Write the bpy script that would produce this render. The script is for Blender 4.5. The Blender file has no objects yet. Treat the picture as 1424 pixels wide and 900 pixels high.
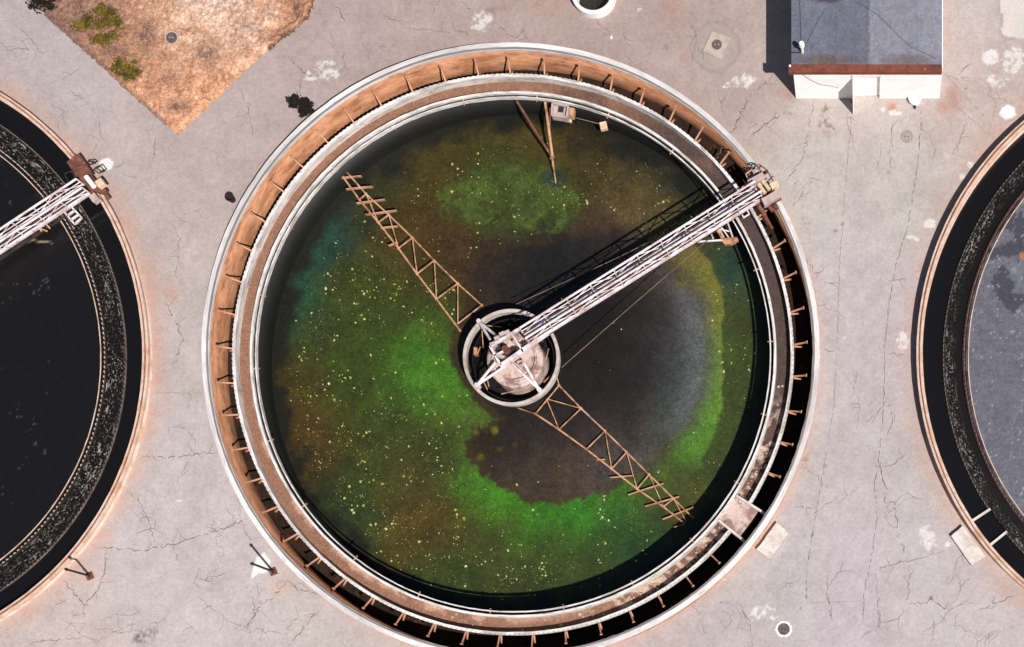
import bpy, math, random
import numpy as np
from mathutils import Vector, Matrix

random.seed(7)
RNG = np.random.default_rng(11)
SC = bpy.context.scene
COL = SC.collection
PXM = 32.0                 # photo pixels per metre on the ground
CAMH = 60.0                # camera height
NX, NY = 1205.0, 1050.0    # plan position of the camera's foot, in survey units
CX, CY = (NX - 712) / PXM, (450 - NY) / PXM

def P(u, v, z=0.0):
    """survey mark (u, v) taken on the photo -> real point at height z"""
    k = (CAMH - z) / CAMH / PXM
    return Vector((CX + (u - NX) * k, CY - (v - NY) * k, z))

def srgb(c):
    c = np.asarray(c, float) / 255.0
    return np.where(c <= 0.04045, c / 12.92, ((c + 0.055) / 1.055) ** 2.4)

ALB = 0.66                 # what a sunlit sRGB value means as base colour
def tone(r, g, b, k=1.0):
    v = srgb((r, g, b)) * ALB * k
    return (float(v[0]), float(v[1]), float(v[2]), 1.0)

# ------------------------------------------------------------------ numpy noise
def vnoise(x, y, seed=0):
    xi = np.floor(x).astype(np.int64); yi = np.floor(y).astype(np.int64)
    xf = x - xi; yf = y - yi
    def h(a, b):
        n = (a * 374761393 + b * 668265263 + seed * 1442695041) & 0xFFFFFFFF
        n = ((n ^ (n >> 13)) * 1274126177) & 0xFFFFFFFF
        n = n ^ (n >> 16)
        return (n & 0xFFFF) / 65535.0
    sx = xf * xf * (3 - 2 * xf); sy = yf * yf * (3 - 2 * yf)
    a = h(xi, yi); b = h(xi + 1, yi); c = h(xi, yi + 1); d = h(xi + 1, yi + 1)
    return (a * (1 - sx) + b * sx) * (1 - sy) + (c * (1 - sx) + d * sx) * sy

def fbm(x, y, octv=4, seed=0, gain=0.5):
    s = 0; a = 1; t = 0
    for o in range(octv):
        s = s + a * vnoise(x * 2 ** o + 17.3 * o, y * 2 ** o - 9.1 * o, seed + o)
        t += a; a *= gain
    return s / t

def sstep(a, b, x):
    t = np.clip((x - a) / (b - a), 0, 1)
    return t * t * (3 - 2 * t)

def poly_sd(u, v, pts):
    """signed distance to a polygon, negative inside"""
    d = np.full(u.shape, 1e9); ins = np.zeros(u.shape, bool)
    n = len(pts)
    for i in range(n):
        x0, y0 = pts[i]; x1, y1 = pts[(i + 1) % n]
        ex, ey = x1 - x0, y1 - y0
        t = np.clip(((u - x0) * ex + (v - y0) * ey) / (ex * ex + ey * ey + 1e-9), 0, 1)
        d = np.minimum(d, (u - x0 - t * ex) ** 2 + (v - y0 - t * ey) ** 2)
        c = ((y0 > v) != (y1 > v))
        with np.errstate(divide='ignore', invalid='ignore'):
            xx = (x1 - x0) * (v - y0) / (y1 - y0 + 1e-12) + x0
        ins ^= c & (u < xx)
    d = np.sqrt(d)
    return np.where(ins, -d, d)

def line_d(u, v, pts):
    d = np.full(u.shape, 1e9)
    for (x0, y0), (x1, y1) in zip(pts[:-1], pts[1:]):
        ex, ey = x1 - x0, y1 - y0
        t = np.clip(((u - x0) * ex + (v - y0) * ey) / (ex * ex + ey * ey + 1e-9), 0, 1)
        d = np.minimum(d, (u - x0 - t * ex) ** 2 + (v - y0 - t * ey) ** 2)
    return np.sqrt(d)

def rbf(u, v, pts, sig):
    num = np.zeros(u.shape + (3,)); den = np.full(u.shape, 1e-9)
    for p in pts:
        x, y, c = p[0], p[1], srgb(p[2])
        s = p[3] if len(p) > 3 else sig
        w = np.exp(-((u - x) ** 2 + (v - y) ** 2) / (2 * s * s)) + 1e-7
        num += w[..., None] * c; den += w
    return num / den[..., None]

# ------------------------------------------------------------------ materials
def new_mat(name):
    m = bpy.data.materials.new(name); m.use_nodes = True
    nt = m.node_tree; b = nt.nodes['Principled BSDF']
    return m, nt, b

def mat(name, base, rough=0.8, layers=(), bump=None, metallic=0.0, attr=None, grain=None, spec=0.5, stretch=None, polar=None):
    """layers: (colour, noise scale, low, high, strength); grain: (scale, amount)"""
    m, nt, b = new_mat(name)
    N, L = nt.nodes, nt.links
    geo = N.new('ShaderNodeTexCoord')
    src = geo.outputs['Object']
    if stretch:
        mp = N.new('ShaderNodeMapping'); mp.inputs['Scale'].default_value = stretch
        L.new(src, mp.inputs['Vector']); src = mp.outputs['Vector']
    if polar:                                  # streaks that run round the middle tank
        c_ = P(716.2, 496.0)
        sb = N.new('ShaderNodeVectorMath'); sb.operation = 'SUBTRACT'; sb.inputs[1].default_value = (c_.x, c_.y, 0); L.new(src, sb.inputs[0])
        sp = N.new('ShaderNodeSeparateXYZ'); L.new(sb.outputs[0], sp.inputs[0])
        at = N.new('ShaderNodeMath'); at.operation = 'ARCTAN2'; L.new(sp.outputs['Y'], at.inputs[0]); L.new(sp.outputs['X'], at.inputs[1])
        fl = N.new('ShaderNodeVectorMath'); fl.operation = 'MULTIPLY'; fl.inputs[1].default_value = (1, 1, 0); L.new(sb.outputs[0], fl.inputs[0])
        ln = N.new('ShaderNodeVectorMath'); ln.operation = 'LENGTH'; L.new(fl.outputs[0], ln.inputs[0])
        cb = N.new('ShaderNodeCombineXYZ'); L.new(at.outputs[0], cb.inputs[0]); L.new(ln.outputs['Value'], cb.inputs[1]); L.new(sp.outputs['Z'], cb.inputs[2])
        mm = N.new('ShaderNodeVectorMath'); mm.operation = 'MULTIPLY'; mm.inputs[1].default_value = (12.5 * polar[0], polar[1], polar[2]); L.new(cb.outputs[0], mm.inputs[0])
        src = mm.outputs[0]
    if attr:
        a = N.new('ShaderNodeAttribute'); a.attribute_name = attr
        cur = a.outputs['Color']
    else:
        r = N.new('ShaderNodeRGB'); r.outputs[0].default_value = base
        cur = r.outputs[0]
    for i, (c, sc, lo, hi, st) in enumerate(layers):
        n = N.new('ShaderNodeTexNoise'); n.inputs['Scale'].default_value = sc
        n.inputs['Detail'].default_value = 5; n.inputs['Roughness'].default_value = 0.65
        mo = N.new('ShaderNodeMapping'); mo.inputs['Location'].default_value = (i * 7.3, i * 3.1, i * 5.7)
        L.new(src, mo.inputs['Vector']); L.new(mo.outputs['Vector'], n.inputs['Vector'])
        mr = N.new('ShaderNodeMapRange'); mr.inputs['From Min'].default_value = lo; mr.inputs['From Max'].default_value = hi
        mr.inputs['To Max'].default_value = st
        L.new(n.outputs['Fac'], mr.inputs['Value'])
        mx = N.new('ShaderNodeMix'); mx.data_type = 'RGBA'
        L.new(mr.outputs['Result'], mx.inputs['Factor']); L.new(cur, mx.inputs['A']); mx.inputs['B'].default_value = c
        cur = mx.outputs['Result']
    if grain:
        for sc, am in grain:
            n = N.new('ShaderNodeTexNoise'); n.inputs['Scale'].default_value = sc; n.inputs['Detail'].default_value = 3
            L.new(src, n.inputs['Vector'])
            mr = N.new('ShaderNodeMapRange'); mr.inputs['From Min'].default_value = 0.25; mr.inputs['From Max'].default_value = 0.75
            mr.inputs['To Min'].default_value = 1 - am; mr.inputs['To Max'].default_value = 1 + am
            L.new(n.outputs['Fac'], mr.inputs['Value'])
            vm = N.new('ShaderNodeVectorMath'); vm.operation = 'SCALE'
            L.new(cur, vm.inputs[0]); L.new(mr.outputs['Result'], vm.inputs['Scale'])
            cur = vm.outputs['Vector']
    L.new(cur, b.inputs['Base Color'])
    b.inputs['Roughness'].default_value = rough
    b.inputs['Metallic'].default_value = metallic
    b.inputs['Specular IOR Level'].default_value = spec
    if bump:
        n = N.new('ShaderNodeTexNoise'); n.inputs['Scale'].default_value = bump[0]; n.inputs['Detail'].default_value = 4
        L.new(src, n.inputs['Vector'])
        bp = N.new('ShaderNodeBump'); bp.inputs['Strength'].default_value = bump[1]; bp.inputs['Distance'].default_value = bump[2]
        L.new(n.outputs['Fac'], bp.inputs['Height']); L.new(bp.outputs['Normal'], b.inputs['Normal'])
    return m

M = {}
M['ground'] = mat('worn_pavement', (0.4,) * 3 + (1,), 0.92, attr='tint', grain=[(17, 0.13), (6, 0.08), (0.5, 0.04)], bump=(14, 0.5, 0.02), spec=0.2)
M['crack'] = mat('crack_dirt', tone(134, 116, 110), 0.95, [(tone(96, 82, 78), 1.2, 0.45, 0.65, 1.0)], spec=0.1)
M['dirt'] = mat('dry_soil', (0.4,) * 3 + (1,), 0.95, attr='tint', grain=[(16, 0.45), (6, 0.3), (2.5, 0.15)], bump=(9, 0.8, 0.05), spec=0.1)
M['straw'] = mat('dry_grass', tone(222, 172, 136), 0.9, [(tone(165, 120, 92), 0.8, 0.4, 0.6, 0.8)], spec=0.1)
M['white'] = mat('weathered_white_paint', tone(232, 226, 222, 1.25), 0.75, [(tone(190, 178, 170), 1.6, 0.46, 0.62, 0.8), (tone(140, 122, 110), 5, 0.54, 0.68, 0.75)], grain=[(12, 0.12)], polar=(.45, 2.2, 2))
M['cap'] = mat('pale_rim_concrete', tone(226, 221, 220, 1.3), 0.8, [(tone(204, 196, 194), 0.7, 0.42, 0.62, 0.8), (tone(150, 138, 132), 5, 0.54, 0.72, 0.65)], grain=[(12, 0.12)], polar=(.30, 2.2, 2))
M['capline'] = mat('grey_rim_line', tone(150, 140, 136), 0.85, [(tone(120, 112, 108), 3, 0.45, 0.65, 0.7)], polar=(.4, 2, 2))
M['capwarm'] = mat('rust_tinted_rim_concrete', tone(234, 206, 186), 0.8, [(tone(206, 156, 124), 2.0, 0.45, 0.65, 0.8), (tone(245, 232, 222), 1.2, 0.5, 0.7, 0.7)], grain=[(12, 0.1)])
M['rail'] = mat('rusty_rail', tone(150, 84, 60), 0.7, [(tone(205, 140, 110), 4, 0.45, 0.65, 0.8)], grain=[(10, 0.2)])
M['rustwall'] = mat('rust_stained_wall', tone(214, 154, 116, 1.1), 0.9, [(tone(166, 108, 76), 0.9, 0.42, 0.62, 0.85), (tone(112, 78, 58), 2.4, 0.52, 0.72, 0.8), (tone(226, 190, 166), 1.7, 0.56, 0.72, 0.7)], grain=[(8, 0.15)], bump=(6, 0.5, 0.03), spec=0.2, polar=(.6, 1.2, 1.5))
M['rustfloor'] = mat('shade_darkened_rust_floor', tone(58, 42, 34), 0.95, [(tone(34, 28, 25), 1.3, 0.42, 0.62, 0.85), (tone(120, 84, 64), 2.2, 0.60, 0.72, 0.7)], grain=[(7, 0.25)], bump=(5, 0.7, 0.05), spec=0.1)  # rusty channel floor, colour darkened to carry the outer wall's shade
M['launder'] = mat('launder_silt', (.2, .15, .12, 1), 0.95, attr='tint', grain=[(12, 0.3), (4, .15)], bump=(8, 0.7, 0.04), spec=0.1)
M['slime_and_shade'] = mat('dark_wet_and_shaded_wall', tone(18, 16, 14), 0.6, [(tone(10, 10, 9), 1.2, 0.4, 0.6, 0.9)], grain=[(6, 0.2)])  # slimy wet walls, and the painted shade on the trough's outer face
M['tan'] = mat('rusty_tan_steel', tone(218, 166, 126, 1.05), 0.75, [(tone(140, 88, 60), 3.0, 0.46, 0.62, 0.9), (tone(232, 200, 180), 2.0, 0.55, 0.7, 0.7)], grain=[(12, 0.12)])
M['bracket'] = mat('rusty_bracket_steel', tone(222, 166, 134, 1.1), 0.8, [(tone(150, 92, 66), 2.0, 0.45, 0.65, 0.85)], grain=[(12, 0.15)])
M['rust'] = mat('heavy_rust', tone(138, 82, 66), 0.85, [(tone(96, 54, 44), 2.5, 0.42, 0.6, 0.85), (tone(186, 130, 108), 4.0, 0.55, 0.7, 0.8)], grain=[(10, 0.2)])
M['fascia'] = mat('rusted_fascia', tone(142, 72, 50), 0.8, [(tone(98, 50, 38), 2.0, 0.45, 0.62, 0.8), (tone(216, 150, 120), 5.0, 0.62, 0.74, 0.8)], grain=[(10, 0.2)])
M['bridge'] = mat('pale_painted_steel', tone(230, 216, 220, 1.38), 0.6, [(tone(200, 172, 162), 1.5, 0.46, 0.62, 0.8), (tone(164, 110, 84), 4.0, 0.58, 0.70, 0.8)], grain=[(10, 0.08)])
M['deck'] = mat('dark_grating', tone(72, 66, 66), 0.8, [(tone(110, 94, 88), 3.0, 0.5, 0.65, 0.7)], grain=[(14, 0.2)])
M['cabinet'] = mat('pinkish_concrete', tone(214, 192, 186), 0.85, [(tone(178, 152, 144), 3.0, 0.45, 0.65, 0.8)], grain=[(12, 0.12)])
M['peach'] = mat('faded_peach_paint', tone(238, 206, 176, 1.15), 0.7, [(tone(204, 160, 130), 4.0, 0.5, 0.66, 0.7)])
M['cream'] = mat('cream_motor_paint', tone(240, 214, 176), 0.6, [(tone(196, 150, 112), 5.0, 0.56, 0.7, 0.8)])
M['drum'] = mat('pale_stained_concrete', tone(226, 200, 190), 0.85, [(tone(150, 112, 100), 1.3, 0.48, 0.6, 0.85), (tone(86, 64, 58), 2.6, 0.56, 0.68, 0.85)], grain=[(9, 0.15)])
M['ring'] = mat('pale_feed_drum_paint', tone(208, 198, 192, 1.15), 0.8, [(tone(172, 150, 138), 1.4, 0.45, 0.65, 0.8), (tone(196, 158, 134), 3.4, 0.56, 0.7, 0.6)], grain=[(10, 0.1)])
M['dark'] = mat('dark_steel', tone(56, 50, 50), 0.7, [(tone(100, 74, 64), 3.0, 0.52, 0.68, 0.7)])
M['black'] = mat('blackened_metal', tone(40, 34, 33), 0.8, [(tone(90, 62, 52), 5.0, 0.56, 0.7, 0.7)])
M['slab'] = mat('bleached_concrete', tone(226, 214, 208, 1.2), 0.9, [(tone(198, 184, 178), 1.8, 0.45, 0.65, 0.8), (tone(240, 232, 228), 3.0, 0.55, 0.7, 0.6)], grain=[(10, 0.08)], bump=(10, 0.4, 0.02), spec=0.2)
M['wallwhite'] = mat('whitewashed_wall', (.90, .87, .85, 1), 0.9, [((.78, .73, .70, 1), 0.9, 0.5, 0.7, 0.7), ((.62, .50, .44, 1), 2.6, 0.66, 0.78, 0.5)], grain=[(10, 0.05)], bump=(12, 0.3, 0.02), spec=0.2)
M['ironlid'] = mat('cast_iron', tone(120, 102, 96), 0.75, [(tone(84, 70, 66), 6.0, 0.45, 0.6, 0.9)], grain=[(16, 0.2)])
M['palelid'] = mat('dusty_lid', tone(172, 156, 150), 0.9, [(tone(186, 170, 164), 4.0, 0.45, 0.6, 0.7)], grain=[(12, 0.14)], spec=0.2)
M['tile'] = mat('pale_surround_concrete', tone(206, 192, 178), 0.9, [(tone(180, 164, 150), 2.5, 0.45, 0.65, 0.7)], grain=[(10, 0.12)])
M['cleanwhite'] = mat('fresh_white_paint', tone(246, 244, 242, 1.3), 0.7, [(tone(218, 212, 210), 2.0, 0.5, 0.7, 0.5)])
M['leaf'] = mat('yellow_green_leaf', (0.15, 0.108, 0.012, 1), 0.7, [((0.055, 0.042, 0.01, 1), 3.0, 0.4, 0.6, 0.9), ((0.17, 0.13, 0.02, 1), 5.0, 0.55, 0.7, 0.8)], spec=0.2)
M['darkleaf'] = mat('dark_leaf', (0.012, 0.011, 0.008, 1), 0.8, [((0.022, 0.018, 0.014, 1), 3.0, 0.45, 0.6, 0.8)], spec=0.15)
M['stem'] = mat('woody_stem', tone(96, 76, 58), 0.9, [(tone(66, 52, 42), 4, 0.4, 0.6, 0.7)])
M['fleck'] = mat('pale_scum_fleck', tone(196, 190, 110), 0.7, [(tone(226, 222, 176), 1.5, 0.5, 0.6, 0.9), (tone(150, 170, 50), 1.1, 0.5, 0.6, 0.9)])
M['foamfleck'] = mat('dry_white_crumb', tone(216, 186, 166), 0.9, [(tone(160, 120, 98), 2.2, 0.45, 0.6, 0.8)])
M['cable'] = mat('weathered_cable', tone(150, 122, 100), 0.8, [(tone(96, 80, 72), 1.0, 0.45, 0.6, 0.7)])

M['wetdark'] = mat('wet_black_concrete', tone(40, 36, 34), .7, [(tone(66, 58, 54), 3, .5, .7, .7)], spec=.25)
M['dimweir'] = mat('dull_weir_plate', tone(150, 132, 120), .8, [(tone(96, 84, 78), 2.2, .45, .62, .9)], grain=[(10, .2)])
def water_mat(name, rough, grain, base=None):
    m = mat(name, base or (0.02,) * 3 + (1,), rough, attr=None if base else 'tint', grain=grain, bump=(5, 0.12, 0.02), spec=0.35)
    return m
M['algae'] = water_mat('algae_water', 0.45, [(17, 0.50), (6, 0.30), (1.2, 0.12)])
M['scum'] = water_mat('still_water', 0.35, [(12, 0.22), (3, 0.1)])
M['blackwater'] = water_mat('black_water', 0.12, None, base=(0.006, 0.0055, 0.0055, 1))

def foam_mat(outer):
    m, nt, b = new_mat('foaming_water')
    N, L = nt.nodes, nt.links
    uv = N.new('ShaderNodeAttribute'); uv.attribute_name = 'flow'
    def nz(sc, loc, d=6, dist=1.2):
        mp = N.new('ShaderNodeMapping'); mp.inputs['Scale'].default_value = sc; mp.inputs['Location'].default_value = loc
        L.new(uv.outputs['Vector'], mp.inputs['Vector'])
        n = N.new('ShaderNodeTexNoise'); n.inputs['Scale'].default_value = 1; n.inputs['Detail'].default_value = d
        n.inputs['Roughness'].default_value = 0.7; n.inputs['Distortion'].default_value = dist
        L.new(mp.outputs['Vector'], n.inputs['Vector']); return n.outputs['Fac']
    def mr(s, lo, hi, a=0.0, c=1.0):
        r = N.new('ShaderNodeMapRange'); r.inputs['From Min'].default_value = lo; r.inputs['From Max'].default_value = hi
        r.inputs['To Min'].default_value = a; r.inputs['To Max'].default_value = c
        L.new(s, r.inputs['Value']); return r.outputs['Result']
    streak = mr(nz((1.8, 6.5, 1), (0, 0, 0)), 0.56, 0.68)
    spray = mr(nz((9, 11, 1), (4, 2, 0), 3, 0.3), 0.58, 0.68)
    zone = mr(nz((0.35, 0.8, 1), (9, 1, 0), 2, 0), 0.40, 0.62, 0.15, 1.0)
    ad = N.new('ShaderNodeMath'); ad.operation = 'MAXIMUM'; L.new(streak, ad.inputs[0]); L.new(spray, ad.inputs[1])
    mu = N.new('ShaderNodeMath'); mu.operation = 'MULTIPLY'; L.new(ad.outputs[0], mu.inputs[0]); L.new(zone, mu.inputs[1])
    if outer:                                  # froth keeps to the outer half of the trough
        sx = N.new('ShaderNodeSeparateXYZ'); L.new(uv.outputs['Vector'], sx.inputs[0])
        om = mr(sx.outputs['Y'], 11.5, 11.75); m2 = N.new('ShaderNodeMath'); m2.operation = 'MULTIPLY'
        L.new(mu.outputs[0], m2.inputs[0]); L.new(om, m2.inputs[1]); mu = m2
    mx = N.new('ShaderNodeMix'); mx.data_type = 'RGBA'
    mx.inputs['A'].default_value = tone(24, 22, 21); mx.inputs['B'].default_value = tone(226, 214, 204)
    L.new(mu.outputs[0], mx.inputs['Factor']); L.new(mx.outputs['Result'], b.inputs['Base Color'])
    b.inputs['Roughness'].default_value = 0.4; b.inputs['Specular IOR Level'].default_value = 0.2
    return m
M['foam'] = foam_mat(0)
M['foamside'] = foam_mat(1)

def roof_mat():
    m, nt, b = new_mat('blue_grey_roofing')
    N, L = nt.nodes, nt.links
    g = N.new('ShaderNodeTexCoord')
    a = N.new('ShaderNodeAttribute'); a.attribute_name = 'tint'
    n = N.new('ShaderNodeTexNoise'); n.inputs['Scale'].default_value = 11; n.inputs['Detail'].default_value = 4
    L.new(g.outputs['Object'], n.inputs['Vector'])
    r = N.new('ShaderNodeMapRange'); r.inputs['From Min'].default_value = .3; r.inputs['From Max'].default_value = .7
    r.inputs['To Min'].default_value = .82; r.inputs['To Max'].default_value = 1.18
    L.new(n.outputs['Fac'], r.inputs['Value'])
    v = N.new('ShaderNodeVectorMath'); v.operation = 'SCALE'
    L.new(a.outputs['Color'], v.inputs[0]); L.new(r.outputs['Result'], v.inputs['Scale'])
    L.new(v.outputs['Vector'], b.inputs['Base Color']); b.inputs['Roughness'].default_value = 0.9
    b.inputs['Specular IOR Level'].default_value = 0.2
    return m
M['roof'] = roof_mat()

# ------------------------------------------------------------------ mesh builder
class MB:
    def __init__(s): s.v = []; s.f = []
    def add(s, vs, fs):
        o = len(s.v); s.v += [tuple(p) for p in vs]; s.f += [tuple(i + o for i in f) for f in fs]; return s
    def box(s, c, sx, sy, sz, rz=0.0, bev=0.0):
        """box centred at c (base-centred in z is up to the caller), turned by rz"""
        c = Vector(c); R = Matrix.Rotation(rz, 3, 'Z')
        if bev > 0:
            b = min(bev, sx * .45, sy * .45, sz * .45); vs = []; hx, hy, hz = sx / 2, sy / 2, sz / 2
            loops = [(hx - b, hy - b, -hz), (hx, hy, -hz + b), (hx, hy, hz - b), (hx - b, hy - b, hz)]
            for (x, y, z) in loops:
                k = b * .5
                pts = [(x, -y + k), (x, y - k), (x - k, y), (-x + k, y), (-x, y - k), (-x, -y + k), (-x + k, -y), (x - k, -y)]
                vs += [c + R @ Vector((px, py, z)) for px, py in pts]
            fs = [tuple(range(7, -1, -1)), tuple(range(24, 32))]
            for l in range(3):
                for i in range(8):
                    j = (i + 1) % 8; fs.append((l * 8 + i, l * 8 + j, l * 8 + 8 + j, l * 8 + 8 + i))
            return s.add(vs, fs)
        vs = [c + R @ Vector((x * sx / 2, y * sy / 2, z * sz / 2)) for z in (-1, 1) for x, y in ((-1, -1), (1, -1), (1, 1), (-1, 1))]
        return s.add(vs, [(3, 2, 1, 0), (4, 5, 6, 7), (0, 1, 5, 4), (1, 2, 6, 5), (2, 3, 7, 6), (3, 0, 4, 7)])
    def bar(s, a, b, w, h):
        """rectangular bar from a to b: w across, h upright"""
        a, b = Vector(a), Vector(b); d = (b - a).normalized()
        up = Vector((0, 0, 1)) if abs(d.z) < .95 else Vector((0, 1, 0))
        x = d.cross(up).normalized() * w / 2; y = x.cross(d).normalized() * h / 2
        vs = [p + q for p in (a, b) for q in (-x - y, x - y, x + y, -x + y)]
        return s.add(vs, [(0, 1, 2, 3), (7, 6, 5, 4), (0, 4, 5, 1), (1, 5, 6, 2), (2, 6, 7, 3), (3, 7, 4, 0)])
    def tube(s, a, b, r, r2=None, n=8):
        a, b = Vector(a), Vector(b); r2 = r if r2 is None else r2; d = (b - a).normalized()
        up = Vector((0, 0, 1)) if abs(d.z) < .95 else Vector((0, 1, 0))
        x = d.cross(up).normalized(); y = x.cross(d)
        vs = [p + (x * math.cos(2 * math.pi * i / n) + y * math.sin(2 * math.pi * i / n)) * q for p, q in ((a, r), (b, r2)) for i in range(n)]
        fs = [(i, (i + 1) % n, n + (i + 1) % n, n + i) for i in range(n)] + [tuple(range(n - 1, -1, -1)), tuple(range(n, 2 * n))]
        return s.add(vs, fs)
    def path(s, pts, r, n=6):
        for a, b in zip(pts[:-1], pts[1:]): s.tube(a, b, r, n=n)
        return s
    def lathe(s, prof, c=(0, 0), a0=0.0, a1=360.0, n=180, closed=True, jitter=0.0, seed=0):
        """closed profile [(r, z)...] turned about c"""
        full = abs(a1 - a0 - 360) < 1e-6; m = len(prof); k = n if full else n + 1
        rr = random.Random(seed); vs = []
        for i in range(k):
            a = math.radians(a0 + (a1 - a0) * i / n)
            for r, z in prof:
                q = r + (rr.uniform(-jitter, jitter) if jitter else 0)
                vs.append((c[0] + q * math.cos(a), c[1] + q * math.sin(a), z + (rr.uniform(-jitter, jitter) if jitter else 0)))
        fs = []
        for i in range(n):
            i2 = (i + 1) % k
            for j in range(m if closed else m - 1):
                j2 = (j + 1) % m; fs.append((i * m + j, i2 * m + j, i2 * m + j2, i * m + j2))
        if closed and not full: fs += [tuple(range(m - 1, -1, -1)), tuple(range((k - 1) * m, k * m))]
        return s.add(vs, fs)
    def prism(s, pts, z0, z1):
        n = len(pts); vs = [(p[0], p[1], z) for z in (z0, z1) for p in pts]
        return s.add(vs, [tuple(range(n - 1, -1, -1)), tuple(range(n, 2 * n))] + [(i, (i + 1) % n, n + (i + 1) % n, n + i) for i in range(n)])
    def build(s, name, material, parent=None, smooth=False):
        me = bpy.data.meshes.new(name); me.from_pydata(s.v, [], s.f); me.update()
        import bmesh
        bm = bmesh.new(); bm.from_mesh(me); bmesh.ops.recalc_face_normals(bm, faces=bm.faces); bm.to_mesh(me); bm.free()
        me.materials.append(material)
        if smooth:
            for p in me.polygons: p.use_smooth = True
        o = bpy.data.objects.new(name, me); COL.objects.link(o)
        if parent is not None:
            o.parent = parent
            if parent.parent is None: o.matrix_parent_inverse = Matrix.Translation(-Vector(parent.location))
        return o

def tag(o, label=None, cat=None, group=None, kind=None):
    if label: o['label'] = label
    if cat: o['category'] = cat
    if group: o['group'] = group
    if kind: o['kind'] = kind
    return o
def thing(name, label, cat, loc, group=None):
    o = bpy.data.objects.new(name, None); COL.objects.link(o); o.location = loc; o.empty_display_size = .3
    return tag(o, label, cat, group)

def grid_mesh(name, material, X, Y, keep, colors=None, Z=None, attr='tint', extra=None):
    """sheet on a tensor grid; keep = mask per cell; colours per vertex"""
    ny, nx = len(Y), len(X)
    XX, YY = np.meshgrid(X, Y)
    ZZ = np.zeros_like(XX) if Z is None else Z
    co = np.stack([XX, YY, ZZ], -1).reshape(-1, 3)
    j, i = np.nonzero(keep)
    q = np.stack([j * nx + i, j * nx + i + 1, (j + 1) * nx + i + 1, (j + 1) * nx + i], -1)
    used = np.zeros(len(co), bool); used[q.ravel()] = True
    remap = np.cumsum(used) - 1
    q = remap[q]; co = co[used]
    nq = len(q); loops = q.ravel(); starts = np.arange(nq) * 4; tot = np.full(nq, 4); mi = np.zeros(nq, int)
    cols = None if colors is None else colors.reshape(-1, 3)[used]
    if extra is not None:
        ev, eq, em, ec = extra
        loops = np.concatenate([loops, (np.asarray(eq) + len(co)).ravel()])
        starts = np.arange(nq + len(eq)) * 4; tot = np.full(nq + len(eq), 4)
        mi = np.concatenate([mi, np.full(len(eq), em)])
        co = np.concatenate([co, ev]); cols = np.concatenate([cols, np.tile(ec, (len(ev), 1))])
    me = bpy.data.meshes.new(name)
    me.vertices.add(len(co)); me.vertices.foreach_set('co', co.astype(np.float32).ravel())
    me.loops.add(len(loops)); me.loops.foreach_set('vertex_index', loops.astype(np.int32))
    me.polygons.add(len(starts)); me.polygons.foreach_set('loop_start', starts.astype(np.int32))
    me.materials.append(material)
    me.update(calc_edges=True); me.validate()
    if extra is not None: me.polygons.foreach_set('material_index', mi.astype(np.int32))
    if cols is not None:
        a = me.attributes.new(attr, 'FLOAT_COLOR', 'POINT')
        a.data.foreach_set('color', np.concatenate([cols, np.ones((len(cols), 1))], 1).astype(np.float32).ravel())
    o = bpy.data.objects.new(name, me); COL.objects.link(o)
    return o

def survey(XX, YY, z=0.0):
    k = (CAMH - z) / CAMH / PXM
    return NX + (XX - CX) / k, NY - (YY - CY) / k

# ------------------------------------------------------------------ layout numbers
CEN = P(716.2, 496.0)          # middle tank
LEF = P(-211.0, 498.0)         # left tank
RIG = P(1698.5, 497.0)         # right tank
RT = 13.27
WATER = -1.6

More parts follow.
